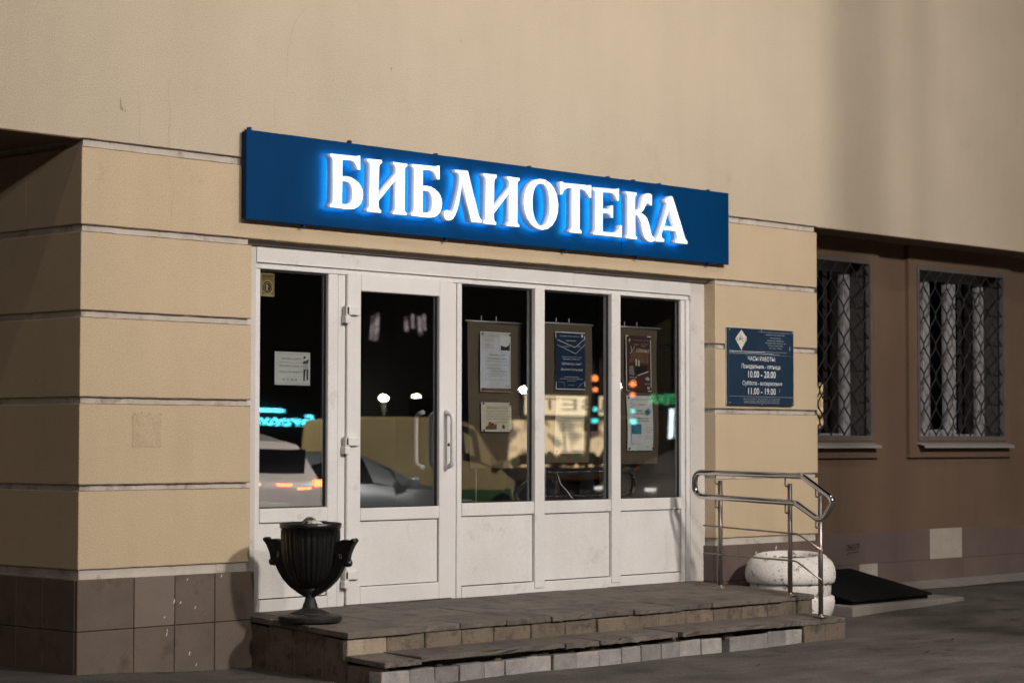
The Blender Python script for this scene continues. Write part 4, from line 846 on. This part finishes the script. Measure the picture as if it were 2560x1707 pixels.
# ------------------------------------------------------------------ concrete planter
PC = Vector((6.205, -.465, gz(6.2, -.5) - .012))
pl = thing('concrete_planter', 'round whitewashed concrete planter with chipped paint beside the steps', 'planter', PC)
def lean(me):      # the rim has settled a little towards the street
    for v in me.vertices: v.co.z += .075 * ((v.co.x - PC.x) * .80 + (v.co.y - PC.y) * .60) * max(0, min(1, (v.co.z - PC.z - .34) / .1))
    return me
def rough(me, a, seed):
    rnd = random.Random(seed)
    for v in me.vertices: v.co += Vector((rnd.uniform(-a, a), rnd.uniform(-a, a), rnd.uniform(-a, a) * .6))
    return me
link('base_bowl', rough(lathe([(0, 0), (.19, 0), (.235, .012), (.275, .045), (.308, .09), (.328, .145), (.335, .195), (.330, .228), (.318, .236), (.29, .238)], 56, PC), .0012, 1), M['white_conc'], pl)
link('body_ring', rough(lathe([(.290, .230), (.303, .236), (.308, .30), (.305, .333), (.295, .338)], 56, PC), .0012, 2), M['white_conc'], pl)
link('rim', lean(rough(lathe([(.295, .330), (.325, .331), (.334, .340), (.342, .37), (.343, .405), (.336, .445), (.320, .483), (.295, .515), (.262, .538), (.235, .545), (.212, .541), (.203, .525), (.198, .43)], 56, PC), .0014, 3)), M['white_conc'], pl)
V = [(PC.x, PC.y, PC.z + .505)]; n = 40
for rr in (.08, .15, .201):
    for k in range(n): a = 2 * PI * k / n; V.append((PC.x + rr * math.cos(a), PC.y + rr * math.sin(a), PC.z + .50 + random.uniform(-.010, .010)))
F = [(0, 1 + k, 1 + (k + 1) % n) for k in range(n)] + [(1 + q * n + k, 1 + (q + 1) * n + k, 1 + (q + 1) * n + (k + 1) % n, 1 + q * n + (k + 1) % n) for q in range(2) for k in range(n)]
link('soil', lean(mk(V, F)), M['soil'], pl)
for a in (3.75, 4.25, 5.05, 5.6):
    c = Vector((PC.x + .326 * math.cos(a), PC.y + .326 * math.sin(a), PC.z + .331))
    link('rim_chip', crumple(c, .012, .5, int(a * 10)), M['marker'], pl)

# ------------------------------------------------------------------ cellar hatch
hz = thing('cellar_hatch', 'black sloping cellar hatch cover on a concrete slab against the brown wall', 'hatch', (7.6, 0, .05))
sl = []
link('concrete_slab', hexa([(6.95, -.52, -.1), (8.62, -.50, -.1), (8.62, .38, -.1), (6.95, .38, -.1), (6.95, -.52, .045), (8.60, -.50, .040), (8.60, .38, .06), (6.95, .38, .06)], .012, 2), M['apron'], hz)
link('hatch_side', mk([(7.06, -.435, .04), (7.06, .384, .04), (7.06, .384, .24), (7.06, -.435, .068), (8.19, -.405, .04), (8.19, .384, .04), (8.19, .384, .24), (8.19, -.405, .070)], [(0, 1, 2, 3), (4, 7, 6, 5), (0, 3, 7, 4), (1, 5, 6, 2), (3, 2, 6, 7), (0, 4, 5, 1)]), M['hatch'], hz)
link('hatch_lid', hexa([(7.03, -.460, .069), (8.22, -.430, .071), (8.22, .384, .241), (7.03, .384, .241), (7.03, -.460, .088), (8.22, -.430, .090), (8.22, .384, .258), (7.03, .384, .258)], .004), M['hatch'], hz)
for k, (x, y, r_) in enumerate(((6.10, -1.95, .03), (7.3, -2.1, .02), (5.15, -2.35, .035), (8.3, -1.3, .025), (9.6, -1.0, .03), (3.7, -2.05, .02))):
    me = mk([(x - r_, y, gz(x, y) + .008), (x, y - r_ * .5, gz(x, y) + .014), (x + r_, y, gz(x, y) + .02), (x, y + r_ * .5, gz(x, y) + .009), (x + r_ * .3, y, gz(x, y) + .02)], [(0, 1, 4), (1, 2, 4), (2, 3, 4), (3, 0, 4)])
    lf = link('fallen_leaf', me, M['leaf'])
    tag(lf, ['small curled dark leaf on the paving right of the steps', 'small curled dark leaf on the paving out from the planter', 'largest curled dark leaf lying in front of the granite setts', 'curled dark leaf near the concrete hatch slab', 'curled dark leaf far right by the brown wall', 'smallest dark leaf close to the middle of the setts'][k], 'leaf', 'fallen leaves on the paving')

# ================================================================== the street mirrored in the glass
def street_lamp(label, x, y, h, arm, power, group='tall street lamps', pole_r=.09, soft=.10, aim=None, cone=120):
    t = thing('street_lamp', label, 'street lamp', (x, y, -.1), group)
    ax, ay = arm; d = math.hypot(ax, ay) or 1
    link('pole', tube([(0, 0, 0), (0, 0, h * .5), (0, 0, h - .4)], [pole_r, pole_r * .8, pole_r * .6], 12), M['lamp_metal'], t, local=True)
    link('arm', tube(fillet([(0, 0, h - .45), (0, 0, h + .05), (ax, ay, h + .15)], .4, 6), .035, 8), M['lamp_metal'], t, local=True)
    e = Vector((ax, ay, h + .15))
    head = link('lamp_head', bxm(e.x - .16, e.x + .16, e.y - .16, e.y + .16, e.z - .02, e.z + .08, .03, 2), M['lamp_metal'], t, local=True)
    link('lens', bxm(e.x - .12, e.x + .12, e.y - .12, e.y + .12, e.z - .045, e.z - .021, .008), M['lamp_lens'], head, local=True)
    ld = bpy.data.lights.new('bulb', 'SPOT' if aim else 'POINT'); ld.energy = power; ld.color = LAMP_COL; ld.shadow_soft_size = soft
    lo = bpy.data.objects.new('bulb', ld); col.objects.link(lo); lo.parent = t; lo.location = (e.x, e.y, e.z - .22)
    if aim:
        ld.spot_size = math.radians(cone); ld.spot_blend = 1.0
        lo.rotation_euler = (Vector(aim) - Vector((x + e.x, y + e.y, e.z - .32))).to_track_quat('-Z', 'Y').to_euler()
    return t
street_lamp('street lamp at the kerb facing the entrance, brightest light on the facade', 3.0, -13.2, 7.3, (0, 1.2), LAMP_POWER['main'], soft=.42, aim=(4.6, 0, 2.0), cone=80)
street_lamp('taller street lamp standing close to the entrance', 5.30, -6.3, 8.6, (0, 1.2), LAMP_POWER['steep'], soft=.07, pole_r=.15)
street_lamp('added street lamp out of view, lighting the parked white hatchback', 12.0, -3.0, 8.0, (0, -1.0), LAMP_POWER['kerb'], soft=.1, aim=(9.9, -11, 0), cone=60)  # lamp made up to brighten the rear of the hatchback
street_lamp('tall street lamp across the road behind the viewer', -4.5, -22.0, 11.0, (1.2, 0), LAMP_POWER['back'], soft=.5)
street_lamp('street lamp close to the wall left of the entrance', -7.0, -4.8, 9.6, (0, 1.2), LAMP_POWER['left'])
street_lamp('distant street lamp far to the left of the entrance', -18.0, -23.0, 10.0, (0, 1.2), LAMP_POWER['far_left'])
street_lamp('added street lamp out of view past the building, lighting the parked cars', 26.0, 1.6, 9.0, (0, 1.2), LAMP_POWER['right'])  # made-up lamp behind the facade line, lights the cars but not the wall
street_lamp('added street lamp over the road, lighting the parked van', 15.5, -23.0, 8.5, (0, 1.5), LAMP_POWER['street'], aim=(16.5, -17, 0), cone=95)  # lamp put in to light the van and the road
# low globe lamps far down the street
gl0 = None
for i, (x, y, z, lab) in enumerate(((50.7, -44.0, 3.19, 'globe lamp mirrored just right of the pale blue poster'), (51.5, -43.1, 3.32, 'globe lamp mirrored at the foot of the navy poster'), (53.0, -41.6, 3.28, 'globe lamp mirrored right of the navy poster'), (53.3, -41.2, 3.32, 'globe lamp mirrored left of the maroon poster'), (47.8, -46.9, 2.88, 'left globe lamp of the pair mirrored in the door'), (48.45, -46.4, 2.90, 'right globe lamp of the pair mirrored in the door'))):
    if gl0 is None:
        gl0 = thing('globe_lamp', lab, 'globe lamp', (x, y, z - 3.3), 'globe lamps far down the street')
        link('post', tube([(0, 0, 0), (0, 0, 3.1)], .05, 8), M['lamp_metal'], gl0, local=True)
        bm = bmesh.new(); bmesh.ops.create_uvsphere(bm, u_segments=16, v_segments=10, radius=.11); bmesh.ops.translate(bm, verts=bm.verts, vec=(0, 0, 3.3)); me = bpy.data.meshes.new('m'); bm.to_mesh(me); bm.free()
        link('globe', me, M['globe'], gl0, local=True)
    else:
        c = copy_tree(gl0); c.location = (x, y, z - 3.3); c['label'] = lab
# cars
def car(name, label, loc, rz, st_, paint, wheels, wr, lights_, extra=None, zb=.24):
    t = thing(name, label, 'van' if 'van' in name else 'car', loc, None, rz)
    V = []; F = []; m = 10
    for (x, bz, tz, w_, wt) in st_:
        sec = [(-w_ * .9, zb), (-w_, (zb + bz) * .5), (-w_ * .97, bz), (-wt, tz - .03), (-wt * .8, tz), (wt * .8, tz), (wt, tz - .03), (w_ * .97, bz), (w_, (zb + bz) * .5), (w_ * .9, zb)]
        V += [(x, y, z) for y, z in sec]
    n = len(st_)
    for i in range(n - 1):
        for k in range(m): F.append((i * m + k, i * m + (k + 1) % m, (i + 1) * m + (k + 1) % m, (i + 1) * m + k))
    F.append(tuple(range(m))); F.append(tuple((n - 1) * m + k for k in range(m)))
    body = link('body', smooth_angle(mk(V, F), 35), M[paint], t, local=True)
    cab = [s_ for s_ in st_ if s_[2] - s_[1] > .2]
    for sd in (-1, 1):
        V = []; F = []
        for (x, bz, tz, w_, wt) in cab:
            f = lambda q: (x, sd * ((w_ * .97) * (1 - q) + wt * q + .006), bz * (1 - q) + (tz - .03) * q)
            V += [f(.10), f(.90)]
        for i in range(len(cab) - 1): F.append((2 * i, 2 * i + 1, 2 * i + 3, 2 * i + 2))
        link('side_window', mk(V, F), M['car_glass'], t, local=True)
        for x in wheels:
            wh = link('wheel', tube([(x, sd * (st_[n // 2][3] - .20), wr), (x, sd * (st_[n // 2][3] + .012), wr)], wr, 24), M['tyre'], t, local=True)
            link('rim', tube([(x, sd * (st_[n // 2][3] - .02), wr), (x, sd * (st_[n // 2][3] + .018), wr)], wr * .62, 18), M['rim'], wh, local=True)
        link('mirror', bxm(cab[-1][0] - .02, cab[-1][0] + .14, sd * (cab[-1][3] + .10) - .07, sd * (cab[-1][3] + .10) + .07, cab[-1][1] + .02, cab[-1][1] + .16, .03, 2), M[paint], t, local=True)
    for (nm, x0, x1, y0, y1, z0, z1, mt) in lights_:
        for sd in (-1, 1):
            a, b = sorted((sd * y0, sd * y1)); link(nm, bxm(x0, x1, a, b, z0, z1, .015, 2), M[mt], t, local=True)
    for (nm, x0, x1, y0, y1, z0, z1, mt) in (extra or []): link(nm, bxm(x0, x1, y0, y1, z0, z1, .008), M[mt], t, local=True)
    return t
sedan = [(-2.2, .72, .78, .70, .58), (-2.1, .84, .92, .80, .66), (-1.55, .88, 1.0, .86, .70), (-1.05, .90, 1.28, .88, .60), (-.5, .90, 1.41, .88, .57), (.2, .90, 1.41, .88, .57), (.75, .88, 1.22, .88, .60), (1.15, .86, .97, .88, .74), (1.7, .78, .87, .86, .70), (2.1, .62, .73, .78, .60), (2.22, .48, .58, .62, .48)]
car('parked_car', 'silver sedan mirrored in the door glass', (14.3, -13.4, -.215), 0, sedan, 'car_silver', (-1.35, 1.38), .31, [('headlight', 1.98, 2.17, .52, .74, .58, .68, 'rim'), ('tail_light', -2.2, -2.1, .5, .76, .72, .84, 'tail')], [('door_handle', -.35, -.2, .875, .90, .74, .77, 'car_glass')])
suv = [(-2.1, .88, .98, .80, .74), (-2.06, 1.0, 1.10, .86, .76), (-1.8, 1.02, 1.55, .89, .64), (-1.2, 1.02, 1.68, .90, .66), (-.2, 1.02, 1.68, .90, .66), (.5, 1.0, 1.50, .90, .66), (1.0, .98, 1.10, .90, .78), (1.7, .88, 1.0, .88, .72), (2.1, .70, .84, .80, .64), (2.2, .55, .66, .7, .5)]
car('parked_car', 'white hatchback with glowing tail lights mirrored in the left pane', (9.92, -11.75, -.215), -PI / 2, suv, 'car_white', (-1.3, 1.35), .33, [('tail_light', -2.10, -2.0, .12, .34, 1.02, 1.05, 'tail'), ('tail_light', -2.10, -1.98, .40, .62, .96, 1.0, 'tail'), ('tail_light', -2.10, -1.98, .66, .80, 1.0, 1.08, 'tail')], [('number_plate', -2.125, -2.09, -.26, .26, .70, .82, 'paper'), ('bumper_grille', -2.12, -2.05, -.6, .6, .34, .50, 'seal'), ('rear_window', -2.02, -1.86, -.58, .58, 1.16, 1.46, 'car_glass')], .28)
van = [(x_ * .75, b_, t_, w_, v_) for x_, b_, t_, w_, v_ in [(-2.4, 1.15, 1.86, .92, .84), (-2.36, 1.15, 1.93, .95, .86), (-1.0, 1.15, 1.97, .96, .86), (.6, 1.15, 1.96, .96, .86), (1.1, 1.12, 1.86, .96, .84), (1.55, 1.08, 1.42, .95, .84), (1.85, 1.02, 1.12, .94, .82), (2.25, .88, .98, .88, .72), (2.4, .62, .72, .76, .6)]]
vn = car('parked_van', 'yellow van with a green lower stripe mirrored behind the silver car', (19.3, -16.96, -.215), 0, van, 'van_yellow', (-1.2, 1.3), .34, [('headlight', 1.60, 1.76, .56, .80, .66, .82, 'head'), ('tail_light', -1.82, -1.77, .72, .86, .9, 1.2, 'tail')], [('green_stripe', -1.85, 1.5, .945, .972, .56, .74, 'van_green'), ('green_stripe', -1.85, 1.5, -.972, -.945, .56, .74, 'van_green')], .26)
for o in [c for c in vn.children if c.name.startswith('side_window')]:   # cargo sides are closed: glass only at the cab
    me = o.data; bm = bmesh.new(); bm.from_mesh(me)
    bmesh.ops.delete(bm, geom=[f for f in bm.faces if f.calc_center_median().x < .45], context='FACES'); bm.to_mesh(me); bm.free()
car('parked_car', 'white car with lit lamps mirrored at the foot of the right pane', (28.6, -18.2, -.215), PI, sedan, 'car_white', (-1.35, 1.38), .31, [('headlight', 1.98, 2.19, .52, .72, .60, .66, 'head'), ('tail_light', -2.22, -2.08, .45, .78, .70, .85, 'tail')])
# flower kiosk, neon front, signals
ks = thing('flower_kiosk', 'warmly lit flower kiosk mirrored in the middle pane', 'kiosk', (32.4, -26.6, -.1))
bx('cabin', 30.2, 35.0, -28, -25.3, -.1, 2.40, M['far_wall'], ks, bevel=.03)
bx('sign_box', 30.9, 34.2, -25.3, -25.05, 1.98, 2.44, M['warm_sign'], ks, bevel=.02)
link('lettering', text_mesh('ЦВЕТЫ', 31.1, 34.0, 2.04, 2.38, -25.03, flip=True), M['piano'], ks)
bx('awning', 30.6, 34.6, -25.2, -24.5, 1.90, 1.97, M['rim'], ks, bevel=.01)
for x0, x1 in ((30.5, 31.3), (31.4, 32.7), (32.8, 34.0)):
    bx('window', x0, x1, -25.32, -25.26, .75, 1.85, M['warm_window'], ks, bevel=.01)
bx('counter', 30.4, 34.3, -25.3, -24.9, .45, .7, M['books'], ks, bevel=.02)
for k in range(22):
    x = 30.55 + k * .158; h_ = random.uniform(.15, .5); link('bouquet', crumple((x, -25.15, .78 + h_ * .5), .07 + h_ * .12, 1.3, k), M['books' if k % 3 else 'van_green'], ks)
for k in range(7):
    x = 30.7 + k * .5; link('flower_bucket', lathe([(0, 0), (.12, 0), (.16, .3), (.0, .3)], 14, (x, -24.7, -.08)), M['rim'], ks)
far = thing('far_building', 'long dark facade across the street', 'building', (30, -48, -.1))
bx('wall', -40, 110, -54, -48, -.1, 14, M['far_wall'], far)
for k, (x, z, w_, h_, mt) in enumerate(((46.60, 4.9, .09, .45, 'blue_window'), (46.98, 4.85, .09, .45, 'blue_window'), (48.32, 4.95, .16, 1.0, 'pink_lit'), (48.15, 5.0, .08, .85, 'pink_lit'), (49.65, 5.3, .10, .55, 'pink_lit'), (49.95, 5.45, .09, .5, 'pink_lit'), (50.25, 5.2, .12, .7, 'pink_lit'), (50.5, 5.4, .08, .6, 'pink_lit'), (63.6, 1.5, .22, 1.3, 'cool_window'), (64.05, 1.5, .22, 1.3, 'cool_window'), (75, 2, 3, 2, 'warm_window'), (20, 4, 1.5, 2, 'warm_window'))):  # pink slivers past the lit bar stand in for lit tree branches
    f_ = bx('window', x, x + w_, -48.02, -47.96, z, z + h_, M[mt], far, bevel=.01); bx('window_bar', x, x + w_, -47.955, -47.94, z + h_ * .5 - .015, z + h_ * .5 + .015, M['far_wall'], f_)
ns_ = thing('neon_shop_sign', 'cyan neon script sign mirrored low in the left pane', 'neon sign', (32, -35, 0))
bx('backing', 29.8, 33.4, -35.2, -35.1, 1.2, 2.6, M['far_wall'], ns_, bevel=.02)
me = text_mesh('Evrotonda', 31.0, 32.85, 1.78, 2.06, -35.05, .35, flip=True); link('neon_script', me, M['neon'], ns_)
bx('neon_strip', 31.3, 32.1, -35.08, -35.03, 2.14, 2.22, M['neon'], ns_, bevel=.01)
bx('post', 30.0, 30.15, -35.3, -35.2, -.1, 2.6, M['lamp_metal'], ns_); bx('post', 33.0, 33.15, -35.3, -35.2, -.1, 2.6, M['lamp_metal'], ns_)
sh_ = thing('shop_front', 'dim shop front with a pale lit window under the neon sign', 'shop front', (31.7, -36.5, -.1))
bx('wall', 27.5, 35, -37, -36, -.1, 3.2, M['far_wall'], sh_, bevel=.02)
bx('window', 31.2, 32.4, -36.0, -35.97, .3, .75, em('dim aqua window', (.1, .7, .55), 1.2), sh_, bevel=.01)
bx('window', 31.1, 32.7, -36.0, -35.97, .85, 1.45, em('dim mauve window', (.6, .55, .75), .8), sh_, bevel=.01)
for lab, x, z, y in (('traffic signal with orange lamp mirrored right of the navy poster', 33.25, 2.87, -25.0), ('traffic signal mirrored across the maroon poster', 36.6, 2.82, -26.5)):
    t = thing('traffic_signal', lab, 'traffic light', (x, y, -.1), 'traffic signals down the street')
    link('pole', tube([(0, -.15, 0), (0, -.15, 3.3)], .05, 8), M['lamp_metal'], t, local=True)
    link('housing', bxm(-.16, .16, -.16, .0, 1.7, 3.25, .03), M['far_wall'], t, local=True)
    link('red_lamp', tube([(0, .0, z + .1), (0, .03, z + .1)], .075, 16), M['sig_red'], t, local=True)
    link('amber_lamp', bxm(-.06, .06, 0, .03, z - .22, z - .12, .01), M['sig_red'], t, local=True)
    link('green_lamp', tube([(0, .0, 1.98), (0, .03, 1.98)], .09, 16), M['sig_green'], t, local=True)
    link('walk_lamp', bxm(-.05, .05, 0, .03, 2.18, 2.28, .01), M['sig_green'], t, local=True)
gs = thing('green_shop_sign', 'green illuminated shop sign mirrored at the edge of the right pane', 'sign', (48, -35.2, 0))
link('lettering', text_mesh('АПТЕКА', 47.2, 48.7, 2.55, 2.85, -35, flip=True), M['sign_green'], gs)
bx('backing', 46.9, 49.0, -35.2, -35.1, 2.4, 3.0, M['far_wall'], gs, bevel=.02)
bx('post', 47.0, 47.1, -35.3, -35.2, -.1, 3.0, M['lamp_metal'], gs); bx('post', 48.8, 48.9, -35.3, -35.2, -.1, 3.0, M['lamp_metal'], gs)
